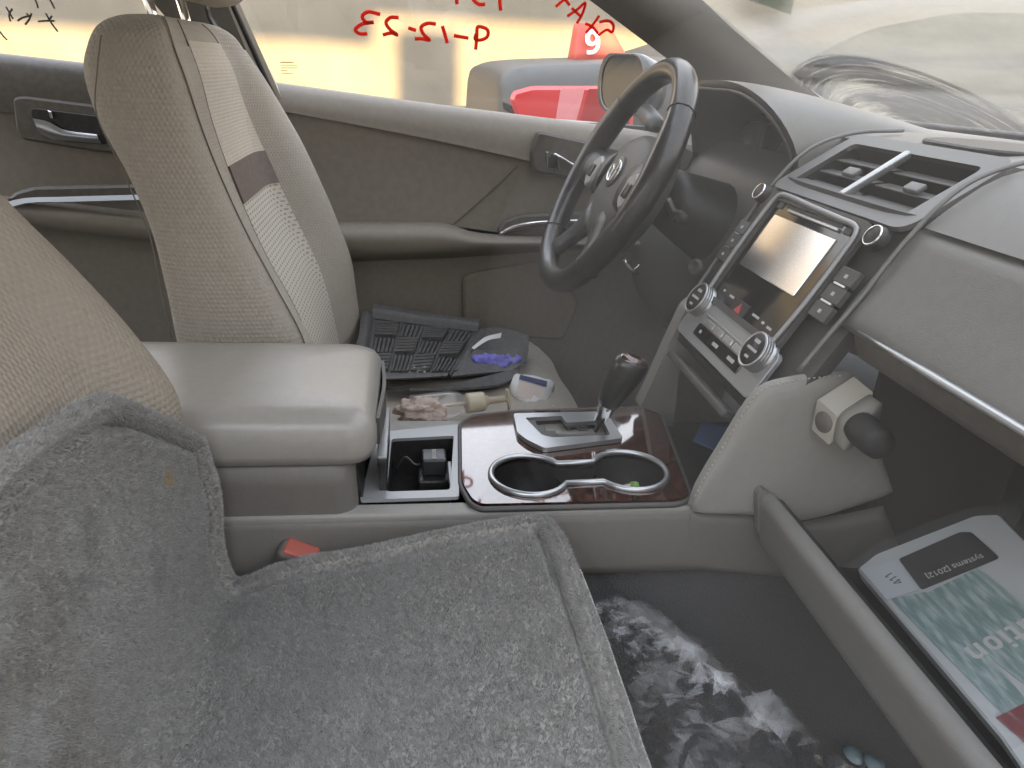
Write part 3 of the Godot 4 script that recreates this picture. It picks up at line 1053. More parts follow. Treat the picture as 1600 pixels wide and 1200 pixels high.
	rbox(st, Transform3D(Basis(vu, vn, Vector3(0, 0, 1)), vp.call(.49, -.005, .004)), Vector3(vl * .86, .010, .008), 0.003, 2)
	part(vf, "divider", st, M.silver)
	# display unit
	st = mk()
	ring_plate(st, srect(.002, .160, -.112, .096, .010, .012), srect(.0135, .152, -.098, .081, .010, .004), SN * .006)
	var fr := part(t, "display_frame", st, M.dash)
	st = mk()
	tube(st, spl([sp(.165, -.101, .018), sp(.10, -.106, .018), sp(.03, -.104, .018), sp(.010, -.099, .018), sp(.006, -.088, .018), sp(.008, -.02, .018), sp(.010, .05, .018), sp(.011, .075, .018), sp(.016, .086, .018), sp(.04, .090, .018), sp(.10, .091, .018), sp(.160, .086, .018)], 60), 0.0032, 8, false, 0.8)
	part(fr, "bright_edge", st, M.silver_paint)
	splate(t, "display_bezel", .010, .156, -.102, .086, .006, .0125, .004, M.gloss)
	splate(t, "screen", .030, .102, -.084, .059, .012, .0145, .002, M.screen)
	splate(t, "disc_slot", .0135, .0175, -.075, .052, .012, .0130, .001, M.black, 0)
	splate(t, "slot_lip", .0185, .0225, -.062, .052, .012, .0160, .001, M.silver)
	splate(t, "eject_button", .014, .022, -.092, -.080, .012, .0145, .001, M.dash)
	splate(t, "eject_button", .014, .022, .060, .074, .012, .0145, .001, M.dash)
	for k in 3:
		var s0 := .050 + k * .0205
		splate(t, "button", s0, s0 + .0175, .0985, .1300, .008, .0145, .001, M.dash)
		splate(t, "button", s0 + .002, s0 + .0195, -.150, -.1215, .008, .0145, .001, M.dash)
		if k < 2:
			splate(t, "button_bar", s0 + .0178, s0 + .0200, .104, .124, .010, .0150, .0005, M.silver, 0)
			splate(t, "button_bar", s0 + .0198, s0 + .0218, -.144, -.130, .010, .0150, .0005, M.silver, 0)
		splate(t, "button_mark", s0 + .007, s0 + .011, .112, .117, .0145, .0148, .0005, M.print, 0)
		splate(t, "button_mark", s0 + .009, s0 + .013, -.139, -.133, .0145, .0148, .0005, M.print, 0)
	for k in 6:
		var z: float = [-.078, -.058, -.035, .012, .038, .052][k]
		splate(t, "button_mark", .137 + k * .001, .140 + k * .001, z, z + [.004, .012, .0, .016, .005, .01][k] + .001, .0125, .0129, .0005, M.print, 0)
	splate(t, "hazard_button", .136, .1535, -.036, .002, .0125, .0150, .001, M.black)
	st = mk()
	prism(st, [sp(.1385, -.017, .0151), sp(.151, -.025, .0151), sp(.151, -.009, .0151)], SN * .0004)
	part(t, "hazard_mark", st, mat(Color(.5, .06, .05), 0.5))
	for q in [[.166, -.101], [.170, .079]]:
		st = mk()
		lathe(st, [[.0, .0175], [.0178, .0175], [.0185, .0165]], sp(q[0], q[1], .010), SN, 40)
		var kf := part(t, "dial_face", st, M.black)
		st = mk()
		lathe(st, [[.0183, .0170], [.0200, .0182], [.0216, .0170], [.0216, .0150], [.0208, .0143], [.0216, .0136], [.0216, .0116], [.0208, .0109], [.0216, .0102], [.0216, .0082], [.0208, .0075], [.0216, .0068], [.0225, .0]], sp(q[0], q[1], .010), SN, 48)
		part(kf, "dial_ring", st, M.silver)
		splate(kf, "dial_mark", q[0] - .0015, q[0] + .0015, q[1] - .011, q[1] + .011, .0276, .0279, .0005, M.print, 0)
		splate(kf, "dial_print", q[0] - .012, q[0] - .008, q[1] - .006, q[1] + .006, .0276, .0279, .0005, M.print, 0)
		splate(kf, "dial_print", q[0] + .008, q[0] + .011, q[1] - .005, q[1] + .004, .0276, .0279, .0005, M.print, 0)
	for q in [[.012, -.150], [.014, .112]]:
		st = mk()
		lathe(st, [[.0, .011], [.0095, .011], [.0115, .0098], [.0125, .004], [.0135, .0]], sp(q[0], q[1], .008), SN, 32)
		var tk := part(t, "tuning_knob", st, M.black)
		st = mk()
		lathe(st, [[.0098, .0112], [.0105, .0116], [.0112, .0110], [.0115, .0100]], sp(q[0], q[1], .008), SN, 32)
		part(tk, "knob_ring", st, M.chrome)
	# climate plate below
	splate(t, "climate_plate", .158, .2160, -.122, .108, .008, .0135, .008, M.silver_paint)
	splate(t, "climate_edge", .1735, .1765, -.070, .055, .0135, .0160, .001, M.silver)
	splate(t, "climate_display", .188, .2045, -.075, .062, .0135, .0150, .003, M.gloss)
	for k in 4:
		splate(t, "climate_button", .178, .1865, -.060 + k * .028, -.036 + k * .028, .0135, .0165, .0015, M.silver)
	for k in 3:
		splate(t, "button_mark", .194, .1985, [-.062, -.018, .028][k], [-.056, -.002, .046][k], .0150, .0153, .0005, M.print, 0)
	# shelf lid and the cubby under it
	st = mk()
	rbox(st, Transform3D(Basis(SD, SN, SD.cross(SN)), sp(.243, .005, .010)), Vector3(.010, .020, .19), 0.003, 2)
	part(t, "shelf_lip", st, M.dash)
	st = mk()
	slab(st, sweepz([Vector2(.462, .512), Vector2(.52, .50), Vector2(.60, .47), Vector2(.62, .40)], -.12, .125, 10, 5), -0.01)
	part(t, "cubby_back", st, M.black)
	# soft grey knee pads either side of the stack
	st = mk()
	prism(st, rpoly(pzs([[999, 639], [1052, 662], [1060, 590], [1082, 505], [1100, 478], [1092, 466], [1072, 482], [1042, 545], [1018, 600]], -.128), 0.006), Vector3(0, 0, -.03), 0.004)
	part(t, "knee_pad", st, M.greyvinyl)
	st = mk()
	pillow(st, [[1075, 786], [1086, 754], [1130, 680], [1165, 624], [1190, 600], [1222, 590], [1275, 582], [1330, 579]], [[1079, 794], [1110, 797], [1150, 799], [1190, 803], [1225, 812], [1270, 808], [1330, 790], [1395, 768]], .128, .013)
	var kp := part(t, "knee_pad", st, M.greyvinyl)
	st = mk()
	pillow(st, [[1073, 793], [1110, 796], [1150, 798], [1190, 802], [1225, 812], [1300, 806], [1380, 790]], [[1051, 880], [1090, 885], [1130, 888], [1175, 892], [1225, 896], [1320, 902], [1420, 905]], .122, .014)
	part(t, "lower_pad", st, M.taupe)
	st = mk()
	var sl := spl(pzs([[1086, 775], [1098, 752], [1137, 686], [1172, 630], [1190, 611], [1215, 600], [1268, 591], [1315, 587]], .1385), 80)
	for i in range(0, 79, 2): tube(st, [sl[i], sl[i].lerp(sl[i + 1], .75)], 0.0009, 5)
	part(kp, "stitching", st, mat(Color(.42, .40, .36), .8))
	# steering column shroud, key and stalks
	st = mk()
	var ca := Vector3(.50, .665, -.37)
	var rings := []
	for k in 6:
		var f := k / 5.0
		var c := ca.lerp(Vector3(.62, .61, -.37), f)
		var ring := []
		for j in 20:
			var a := TAU * j / 20
			ring.append(c + Vector3(-.4, -.9, 0) * (sin(a) * lerpf(.045, .075, f)) + Vector3(0, 0, 1) * (cos(a) * lerpf(.05, .085, f)))
		rings.append(ring)
	loft(st, rings)
	part(t, "column_shroud", st, M.black)
	st = mk()
	lathe(st, [[.0, .003], [.006, .003], [.008, .006], [.011, .006], [.013, .0]], pz(1087, 418, -.235), Vector3(-.8, .2, .5), 24)
	part(t, "ignition_lock", st, M.dash)
	st = mk()
	tube(st, spl([Vector3(.50, .66, -.33), Vector3(.485, .655, -.26), Vector3(.475, .66, -.20)], 8), [.008, .008, .007, .007, .007, .009, .010, .008], 8)
	part(t, "wiper_stalk", st, M.black)
	st = mk()
	tube(st, spl(pzs([[975, 405], [985, 418], [997, 428]], -.30), 6), .003, 6)
	tube(st, spl(pzs([[985, 424], [1000, 414]], -.30), 4), .0022, 6)
	part(t, "release_lever", st, M.chrome)

func pillow(st: SurfaceTool, a: Array, b: Array, z0: float, depth: float):   # a soft panel between two traced edges, rounded over all round
	var n := 44
	var m := 24
	var ga := spl(pzs(a, z0), n)
	var gb := spl(pzs(b, z0), n)
	var g := []
	for i in m:
		var r := []
		for j in n:
			var t := i / float(m - 1)
			var s := j / float(n - 1)
			t = .5 - .5 * cos(PI * t)
			s = .5 - .5 * cos(PI * s)
			var e := 1.0 - pow(absf(2 * t - 1), 9.0)
			var f := 1.0 - pow(absf(2 * s - 1), 16.0)
			var p: Vector3 = spl_at(ga, s).lerp(spl_at(gb, s), t)
			r.append(p + Vector3(0, 0, depth * sqrt(maxf(e, 0)) * sqrt(maxf(f, 0))))
		g.append(r)
	sheet(st, g)
func spl_at(p: Array, s: float) -> Vector3:
	var k := s * (p.size() - 1)
	var i := mini(int(k), p.size() - 2)
	return p[i].lerp(p[i + 1], k - i)
func glovebox():
	# dark cavity behind the open door (part of the dash, drawn as one liner)
	var t := thing("glovebox", "open glovebox with grey-edged door hanging below the dash", "glovebox")
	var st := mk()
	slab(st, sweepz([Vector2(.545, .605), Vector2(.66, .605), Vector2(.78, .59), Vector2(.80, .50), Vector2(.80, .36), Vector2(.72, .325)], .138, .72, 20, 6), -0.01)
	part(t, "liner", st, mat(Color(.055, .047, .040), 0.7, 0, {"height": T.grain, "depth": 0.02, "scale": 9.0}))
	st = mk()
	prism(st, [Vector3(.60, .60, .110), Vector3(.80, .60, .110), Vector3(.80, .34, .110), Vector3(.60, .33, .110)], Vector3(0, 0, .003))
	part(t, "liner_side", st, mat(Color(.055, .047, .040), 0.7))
	# the door: its rim as seen along the edge, then the bin
	st = mk()
	var pr := [Vector2(.497, .366), Vector2(.487, .378), Vector2(.481, .405), Vector2(.476, .430), Vector2(.479, .434), Vector2(.486, .434)]
	slab(st, sweepz(pr, .152, .66, 16, 8), -0.004)
	var rim := part(t, "door_skin", st, M.rim)
	st = mk()
	prism(st, rpoly(pzs([[1184, 772], [1193, 764], [1240, 801], [1243, 832], [1215, 870], [1184, 832]], .152), 0.004), Vector3(0, 0, -.012), 0.003)
	part(rim, "door_lug", st, M.rim)
	st = mk()
	pr = [Vector2(.487, .433), Vector2(.500, .428), Vector2(.508, .40), Vector2(.520, .37), Vector2(.55, .345), Vector2(.62, .335), Vector2(.74, .335)]
	slab(st, sweepz(pr, .150, .66, 24, 8), 0.006)
	part(t, "bin", st, M.black)
	st = mk()
	var fa := [pz(1277, 623, .146), pz(1268, 671, .146), pz(1296, 696, .172), pz(1308, 650, .172)]
	var fv := pz(1332, 587, .146) - pz(1277, 623, .146)
	var f0 := rpoly(fa, .003)
	var f1 := []
	for q in f0: f1.append(q + fv)
	loft(st, [f0, f1], true, true, -1)
	var bl := part(t, "hinge_block", st, mat(Color(.40, .38, .33), 0.55))
	st = mk()
	var fn: Vector3 = (fa[1] - fa[0]).cross(fa[3] - fa[0]).normalized()
	if fn.x > 0: fn = -fn
	lathe(st, [[.0, .0012], [.0105, .0012], [.0115, .0]], (fa[0] + fa[1] + fa[2] + fa[3]) / 4, fn, 20)
	part(bl, "recess", st, M.taupe)
	st = mk()
	var b0 := []
	var b1 := []
	for q in rpoly([fa[3] + Vector3(.0, .002, .0), fa[2] + Vector3(.002, -.0, .0), fa[2] + fv + Vector3(0, 0, 0), fa[3] + fv + Vector3(0, .002, 0)], .010):
		b0.append(q); b1.append(q + Vector3(.002, -.002, .016))
	loft(st, [b0, b1])
	part(bl, "collar", st, mat(Color(.26, .25, .22), 0.5))
	st = mk()
	var cA: Vector3 = (fa[2] + fa[3]) / 2 + fv * .5
	tube(st, [cA + Vector3(0, 0, .014), cA + Vector3(.0, -.001, .022), cA + Vector3(.002, -.003, .040), cA + Vector3(.002, -.004, .050), cA + Vector3(.002, -.004, .0505)], [.0155, .0165, .016, .014, .004], 20)
	part(t, "damper", st, mat(Color(.03, .028, .026), .6))
	# car papers in a clear sleeve on the bin floor
	var b := thing("manual_wallet", "owner's papers in a clear plastic sleeve lying in the open glovebox", "papers")
	var o := Vector3(.583, .365, 0)
	var n := Vector3(-.455, .89, 0).normalized()
	var W := func(pts: Array, h: float) -> Array:
		var q := pns(pts, o, n)
		for i in q.size(): q[i] += n * h
		return q
	st = mk()
	prism(st, rpoly(W.call([[1338, 886], [1368, 862], [1522, 802], [1560, 800], [1640, 880], [1640, 1260], [1560, 1145]], -.016), 0.004), n * .014, 0.002)
	part(b, "sleeve", st, mat(Color(.70, .73, .73), 0.25))
	st = mk()
	prism(st, W.call([[1392, 936], [1448, 925], [1560, 1040], [1600, 1090], [1640, 1180], [1556, 1105]], 0.0), n * .0006)
	prism(st, W.call([[1446, 928], [1528, 888], [1600, 945], [1640, 1000], [1640, 1100], [1562, 1040]], 0.0), n * .0006)
	var pic := mat(Color.WHITE, 0.3, 0, {"tex": tint(noise_img(512, 0.012, 5, FastNoiseLite.TYPE_SIMPLEX_SMOOTH, 31), [[.25, Color(.22, .34, .33)], [.55, Color(.36, .48, .47)], [.8, Color(.55, .64, .63)]]), "scale": 14.0})
	pic.uv1_scale = Vector3(22, 22, 4)
	part(b, "cover_picture", st, pic)
	st = mk()
	prism(st, rpoly(W.call([[1404, 874], [1500, 832], [1518, 832], [1562, 872], [1440, 922]], 0.0), 0.003), n * .0007)
	part(b, "dark_band", st, mat(Color(.03, .028, .028), 0.3))
	st = mk()
	prism(st, W.call([[1345, 890], [1402, 876], [1436, 922], [1386, 938]], 0.0), n * .0009)
	part(b, "sticker", st, mat(Color(.68, .72, .76), 0.5))
	st = mk()
	prism(st, W.call([[1556, 1122], [1600, 1100], [1640, 1130], [1640, 1200], [1590, 1150]], 0.0), n * .0009)
	part(b, "red_band", st, mat(Color(.25, .04, .045), 0.4))
	st = mk()
	var fs := FastNoiseLite.new()
	fs.seed = 61
	fs.frequency = 22.0
	var fg := rows([W.call([[1330, 888], [1368, 856], [1522, 797], [1580, 796]], .004), W.call([[1400, 960], [1470, 930], [1580, 880], [1640, 880]], .004), W.call([[1500, 1080], [1560, 1040], [1620, 1010], [1660, 1000]], .004), W.call([[1580, 1180], [1620, 1150], [1660, 1130], [1690, 1120]], .004)], 30, 40)
	for r in fg:
		for i in r.size(): r[i] += n * (.003 * absf(fs.get_noise_3dv(r[i])) + .0012 * fs.get_noise_3dv(r[i] * 3.0))
	sheet(st, fg)
	part(b, "clear_film", st, film(.06))
	text_on(b, "sticker_number", "411", W.call([[1396, 905]], .0012)[0], W.call([[1402, 917]], .0012)[0] - W.call([[1385, 904]], .0012)[0], n, .0085, mat(Color(.12, .12, .12), .6), PI)
	text_on(b, "cover_lettering", "systems [2012]", W.call([[1492, 886]], .0012)[0], W.call([[1545, 868]], .0012)[0] - W.call([[1440, 906]], .0012)[0], n, .0065, M.white, PI)
	text_on(b, "cover_title", "navigation", W.call([[1526, 1022]], .0012)[0] + (W.call([[1600, 985]], .0)[0] - W.call([[1526, 1022]], .0)[0]).normalized() * .062, W.call([[1600, 985]], .0012)[0] - W.call([[1526, 1022]], .0012)[0], n, .020, M.white, PI, true)

func text_on(parent: Node, called: String, txt: String, at: Vector3, along: Vector3, n: Vector3, size: float, m: Material, turn := 0.0, bold := false) -> MeshInstance3D:
	var tm := TextMesh.new()
	tm.text = txt
	var f := SystemFont.new()
	f.font_names = PackedStringArray(["Droid Sans"])
	if bold: f.font_weight = 700
	tm.font = f
	tm.font_size = 64
	tm.pixel_size = size / 64.0 * 1.35
	tm.depth = 0.0004
	tm.curve_step = 1.0
	var x := (along - n * along.dot(n)).normalized()
	var y := n.cross(x).normalized()
	var o := MeshInstance3D.new()
	o.name = called
	o.mesh = tm
	o.material_override = m
	var b := Basis(x, y, n)
	o.transform = Transform3D(b.rotated(n, turn), at)
	parent.add_child(o, true)
	return o

# ---------------------------------------------------------------- centre console
const CY := 0.408                          # height of the console's deck
func pys(a: Array, y: float) -> Array:
	var o := []
	for p in a: o.append(py(p[0], p[1], y))
	return o
func eight(c1: Vector2, c2: Vector2, r: float, hw: float, y: float) -> Array:   # two cups joined by a bridge
	var o := []
	var d := (c2 - c1).normalized()
	var e := Vector2(-d.y, d.x)
	var a0 := asin(hw / r)
	for i in 29:
		var a := a0 + (TAU - 2 * a0) * i / 28.0
		var q := c1 + d * (cos(a) * r) + e * (sin(a) * r)
		o.append(Vector3(q.x, y, q.y))
	for i in 29:
		var a := PI + a0 + (TAU - 2 * a0) * i / 28.0
		var q := c2 + d * (cos(a) * r) + e * (sin(a) * r)
		o.append(Vector3(q.x, y, q.y))
	return o
func console():
	var t := thing("center_console", "grey center console with wood trim, two cup holders and padded armrest", "console")
	var st := mk()
	# side skirts
	for s in [1.0, -1.0]:
		st = mk()
		var zo := .016
		var g := []
		for i in 14:
			var x := lerpf(-.34, .46, i / 13.0)
			var row := []
			for q in [[.098, .405], [.106, .407], [.1115, .404], [.114, .396], [.117, .37], [.120, .345], [.119, .333], [.105, .330]]:
				row.append(Vector3(x, q[1] - .004, zo + s * q[0] - (0.0 if s > 0 else .0)))
			g.append(row)
		slab(st, g, -0.004 * s)
		part(t, "side_skirt", st, M.taupe)
	# deck strips beside the tray, and the dark floor mat in the front cubby
	for q in [[.106, .128, -.12, .42], [-.092, -.052, -.12, .42]]:
		st = mk()
		box(st, Vector3((q[2] + q[3]) / 2, CY - .006, (q[0] + q[1]) / 2), Vector3(q[3] - q[2], .012, q[1] - q[0]), .004)
		part(t, "deck_edge", st, M.greyvinyl)
	st = mk()
	box(st, Vector3(.51, CY - .012, .01), Vector3(.22, .01, .21), .003)
	part(t, "cubby_floor", st, M.black)
	# wood plate with the cup opening
	var y := CY
	var outer := rpoly(pys([[721, 668], [740, 657], [805, 650], [1000, 644], [1030, 655], [1077, 782], [1060, 789], [752, 796], [738, 788], [722, 762]], y), 0.012, 4)
	var c1 := py(827, 742, y + .008)
	var c2 := py(983, 735, y + .008)
	var cup := eight(Vector2(c1.x, c1.z), Vector2(c2.x, c2.z), .0435, .022, y)
	var gh := rpoly(pys([[817, 658], [878, 654], [886, 665], [943, 661], [956, 688], [862, 693], [842, 688]], y + .007), 0.003, 2)
	for i in gh.size(): gh[i].y = y
	st = mk()
	var up1 := Vector3(0, .007, 0)
	if area2(outer, Vector3.UP) * area2(cup, Vector3.UP) < 0: cup.reverse()
	if area2(outer, Vector3.UP) * area2(gh, Vector3.UP) < 0: gh.reverse()
	prism(st, keyhole(keyhole(outer, cup), gh), up1)
	part(t, "wood_trim", st, M.wood)
	st = mk()
	var rimp := rpoly(pys([[718, 667], [738, 654], [805, 647], [1000, 641], [1034, 655], [1080, 783], [1060, 792], [750, 800], [735, 792], [719, 764]], y), 0.012, 4)
	var edge := []
	for q in rimp: edge.append(q + Vector3(0, .003, 0))
	tube(st, edge, .0032, 6, true)
	part(t, "trim_rim", st, M.dash)
	st = mk()
	var up := []
	var dn := []
	var bt := []
	for q in cup:
		up.append(q + Vector3(0, .0075, 0))
		dn.append(q + Vector3(0, -.055, 0))
	var cc := Vector3((c1.x + c2.x) / 2, y - .055, (c1.z + c2.z) / 2)
	for q in dn: bt.append(q.lerp(q if true else cc, .1))
	st.set_smooth_group(0)
	loft(st, [up, dn], false, true)
	part(t, "cup_well", st, M.black)
	for c in [c1, c2]:
		st = mk()
		var s: float = signf(cc.x - c.x)
		var arc := []
		for i in 9:
			var a := lerpf(-.62, .62, i / 8.0)
			arc.append([c.x + s * cos(a) * .0415, c.z + sin(a) * .0415])
		var g := [[], []]
		for q in arc:
			g[0].append(Vector3(q[0], y - .012, q[1])); g[1].append(Vector3(q[0], y - .055, q[1]))
		slab(st, g, .0025)
		part(t, "cup_divider", st, M.gloss)
	st = mk()
	var ringp := []
	for q in cup: ringp.append(q + Vector3(0, .0085, 0))
	tube(st, ringp, .0036, 8, true)
	part(t, "cup_rim", st, M.silver)
	# shift gate
	y = CY + .008
	var so := rpoly(pys([[802, 652], [808, 682], [822, 693], [850, 707], [973, 691], [946, 649]], y), 0.005, 3)
	var sh := rpoly(pys([[820, 659], [877, 656], [884, 667], [941, 663], [953, 686], [862, 690], [846, 686]], y), 0.003, 2)
	st = mk()
	ring_plate(st, so, sh, Vector3(0, .006, 0))
	var gate := part(t, "shift_gate", st, M.silver)
	st = mk()
	var gt := []
	var gb := []
	for q in gh:
		gt.append(q + Vector3(0, .009, 0)); gb.append(q + Vector3(0, -.022, 0))
	loft(st, [gt, gb], false, true, -1)
	part(gate, "gate_well", st, M.dash)
	for q in [[[822, 660], [836, 659], [840, 668], [851, 668], [853, 676], [868, 676], [872, 688], [862, 689], [847, 685]], [[884, 668], [900, 667], [905, 674], [918, 673], [917, 668], [900, 668]]]:
		st = mk()
		prism(st, pys(q, y + .0008), Vector3(0, .0028, 0), .0005)
		part(gate, "gate_step", st, M.dash)
	# lever
	var L := thing("gear_lever", "black leather gear lever with chrome neck in the silver shift gate", "gear lever")
	var zl := -.045
	var b0 := py(930, 674, y)
	var ax: Vector3 = (pz(985, 556, b0.z + .012) - b0)
	st = mk()
	var axn := ax.normalized()
	lathe(st, [[.003, 0.0], [.0045, .01], [.008, .018], [.0125, .045], [.0135, .052], [.012, .053]], b0, axn, 24)
	part(L, "chrome_neck", st, M.chrome)
	st = mk()
	var sd := axn.cross(Vector3(0, 0, 1)).normalized()
	var rg := []
	for q in [[.046, .013, .012, 0.0], [.055, .0155, .014, .0], [.075, .019, .016, .002], [.095, .0215, .017, .004], [.110, .0225, .017, .005], [.118, .021, .016, .006], [.123, .016, .012, .006]]:
		var ring := []
		for j in 24:
			var a := TAU * j / 24
			ring.append(b0 + axn * (q[0] * ax.length() / .125) + sd * (cos(a) * q[1] + q[3]) + sd.cross(axn) * (sin(a) * q[2]))
		rg.append(ring)
	loft(st, rg)
	var kn := part(L, "grip", st, M.leather)
	st = mk()
	rg = []
	for q in [[.1175, .0195, .0148], [.1235, .0168, .0128], [.1265, .011, .008], [.1270, .004, .003]]:
		var ring := []
		for j in 24:
			var a := TAU * j / 24
			ring.append(b0 + axn * (q[0] * ax.length() / .125) + sd * (cos(a) * q[1] + .006) + sd.cross(axn) * (sin(a) * q[2]))
		rg.append(ring)
	loft(st, rg)
	part(kn, "wood_cap", st, M.wood)
	# tray behind it
	y = CY
	var to := rpoly(pys([[562, 786], [590, 680], [716, 667], [717, 781]], y), 0.004, 2)
	var th := rpoly(pys([[612, 690], [709, 685], [703, 770], [604, 773]], y), 0.004, 2)
	st = mk()
	ring_plate(st, to, th, Vector3(0, .004, 0))
	part(t, "tray_frame", st, M.silver_paint)
	st = mk()
	var lo := []
	for q in th: lo.append(q + Vector3(0, -.05, 0))
	loft(st, [th, lo], false, true, -1)
	part(t, "tray_well", st, M.black)
	st = mk()
	prism(st, rpoly([Vector3(.072, y, -.035), Vector3(.072, y, .088), Vector3(.072, y + .042, .088), Vector3(.072, y + .042, -.035)], .004), Vector3(.008, 0, 0), .001)
	var tl := part(t, "tray_lid", st, M.black)
	st = mk()
	box(st, Vector3(.0755, y + .0435, .0265), Vector3(.010, .004, .122), .0015)
	part(tl, "lid_edge", st, M.silver_paint)
	st = mk()
	lathe(st, [[.0, .004], [.016, .004], [.017, .0]], Vector3(.0722, y + .012, .02), Vector3(-1, 0, 0), 24)
	part(tl, "lid_knob", st, M.dash)
	st = mk()
	box(st, Vector3(.150, y - .001, .047), Vector3(.004, .006, .05), .001)
	part(t, "tray_catch", st, M.silver_paint)
	# armrest bin and lid
	st = mk()
	var bin := []
	for q in [[.33, 0.0], [.36, .0], [.44, .001], [.462, .002]]:
		var ring := []
		for v in rrect(Vector3(-.125 + q[1], q[0], .018), Vector3(1, 0, 0), Vector3(0, 0, 1), .352 + (q[0] - .40) * -.12, .214, .022, 6): ring.append(v)
		bin.append(ring)
	loft(st, bin)
	part(t, "armrest_bin", st, M.taupe)
	st = mk()
	prism(st, rpoly([Vector3(.053, CY, -.075), Vector3(.053, CY, .10), Vector3(.045, .46, .105), Vector3(.045, .46, -.08)], .006), Vector3(.003, .0004, 0), .0005)
	part(t, "bin_front", st, M.black)
	st = mk()
	var ld := []
	for q in [[.462, -.012], [.466, -.003], [.478, .0], [.495, .0], [.508, -.002], [.517, -.007], [.5225, -.016], [.5245, -.030], [.5255, -.06]]:
		var sag := 0.0
		ld.append(rrect(Vector3(-.115, q[0], .016), Vector3(1, 0, 0), Vector3(0, 0, 1), .372 + 2 * q[1], .226 + 2 * q[1], .030 + q[1] * .4, 6))
	for r in ld.size():
		for i in ld[r].size():
			var k: float = clampf((ld[r][i].x + .3) / .36, 0, 1)
			ld[r][i].y += (-.006 * k * k - .004 * (1 - k)) * clampf((ld[r][i].y - .47) / .05, 0, 1)
	loft(st, ld)
	part(t, "armrest_lid", st, M.armrest)
	st = mk()
	slab(st, rows([[Vector3(.069, .500, -.07), Vector3(.0735, .500, .0), Vector3(.070, .500, .09)], [Vector3(.069, .472, -.07), Vector3(.0735, .468, .0), Vector3(.070, .470, .09)]], 10, 4), .004)
	part(t, "lid_latch", st, M.dash)

# ---------------------------------------------------------------- seats
func seat_ring(y: float, xf: float, xb: float, z0: float, z1: float, depth: float, w: float, far := 0.004) -> Array:
	# one level slice of a backrest: inboard side at z0, outboard at z1; bolsters stand proud of the middle by depth
	var c := (z0 + z1) / 2
	var h := (z1 - z0) / 2 * w
	var d := xf - xb
	var p := [Vector3(xb - .012, y, c), Vector3(xb - .008, y, c - h * .6), Vector3(xb + .0, y, c - h * .92), Vector3(xb + d * .3, y, c - h * 1.0), Vector3(xb + d * .65, y, c - h * 1.0), Vector3(xb + d * .93, y, c - h * .97), Vector3(xf, y, c - h * .88), Vector3(xf - depth * .25, y, c - h * .76), Vector3(xf - depth * .85, y, c - h * .66), Vector3(xf - depth, y, c - h * .50), Vector3(xf - depth * 1.05, y, c), Vector3(xf - depth, y, c + h * .45), Vector3(xf - depth * .8 + far * .1, y, c + h * .56), Vector3(xf - depth * .2 + far * .7, y, c + h * .72), Vector3(xf + far, y, c + h * .88), Vector3(xf + far - .02, y, c + h * .97), Vector3(xb + d * .5, y, c + h * 1.0), Vector3(xb + d * .15, y, c + h * .98), Vector3(xb - .004, y, c + h * .8), Vector3(xb - .012, y, c)]
	var o := spl(p, 73)
	o.pop_back()
	return o
func backrest(t: Node, levels: Array, z0: float, z1: float, m: Material) -> Array:
	var st := mk()
	var rings := []
	var cols := []
	for l in levels: cols.append(seat_ring(l[0], l[1], l[2], z0, z1, l[3], l[4], l[5] if l.size() > 5 else 0.004))
	for i in 72:
		var c := []
		for r in cols: c.append(r[i])
		var s := spi(c, 48)
		for k in 48:
			if rings.size() <= k: rings.append([])
			rings[k].append(s[k])
	loft(st, rings)
	part(t, "backrest", st, m)
	return rings
func patch(st: SurfaceTool, rings: Array, y0: float, y1: float, j0: int, j1: int, lift: float):   # a skin over part of a backrest
	var g := []
	var last := -1.0
	for k in rings.size():
		var y: float = rings[k][30].y
		if y < y0 or y > y1: continue
		var r := []
		for j in range(j0, j1 + 1): r.append(rings[k][j])
		g.append(r)
	var b := goff(g, lift)
	slab(st, b, -lift * 1.5)
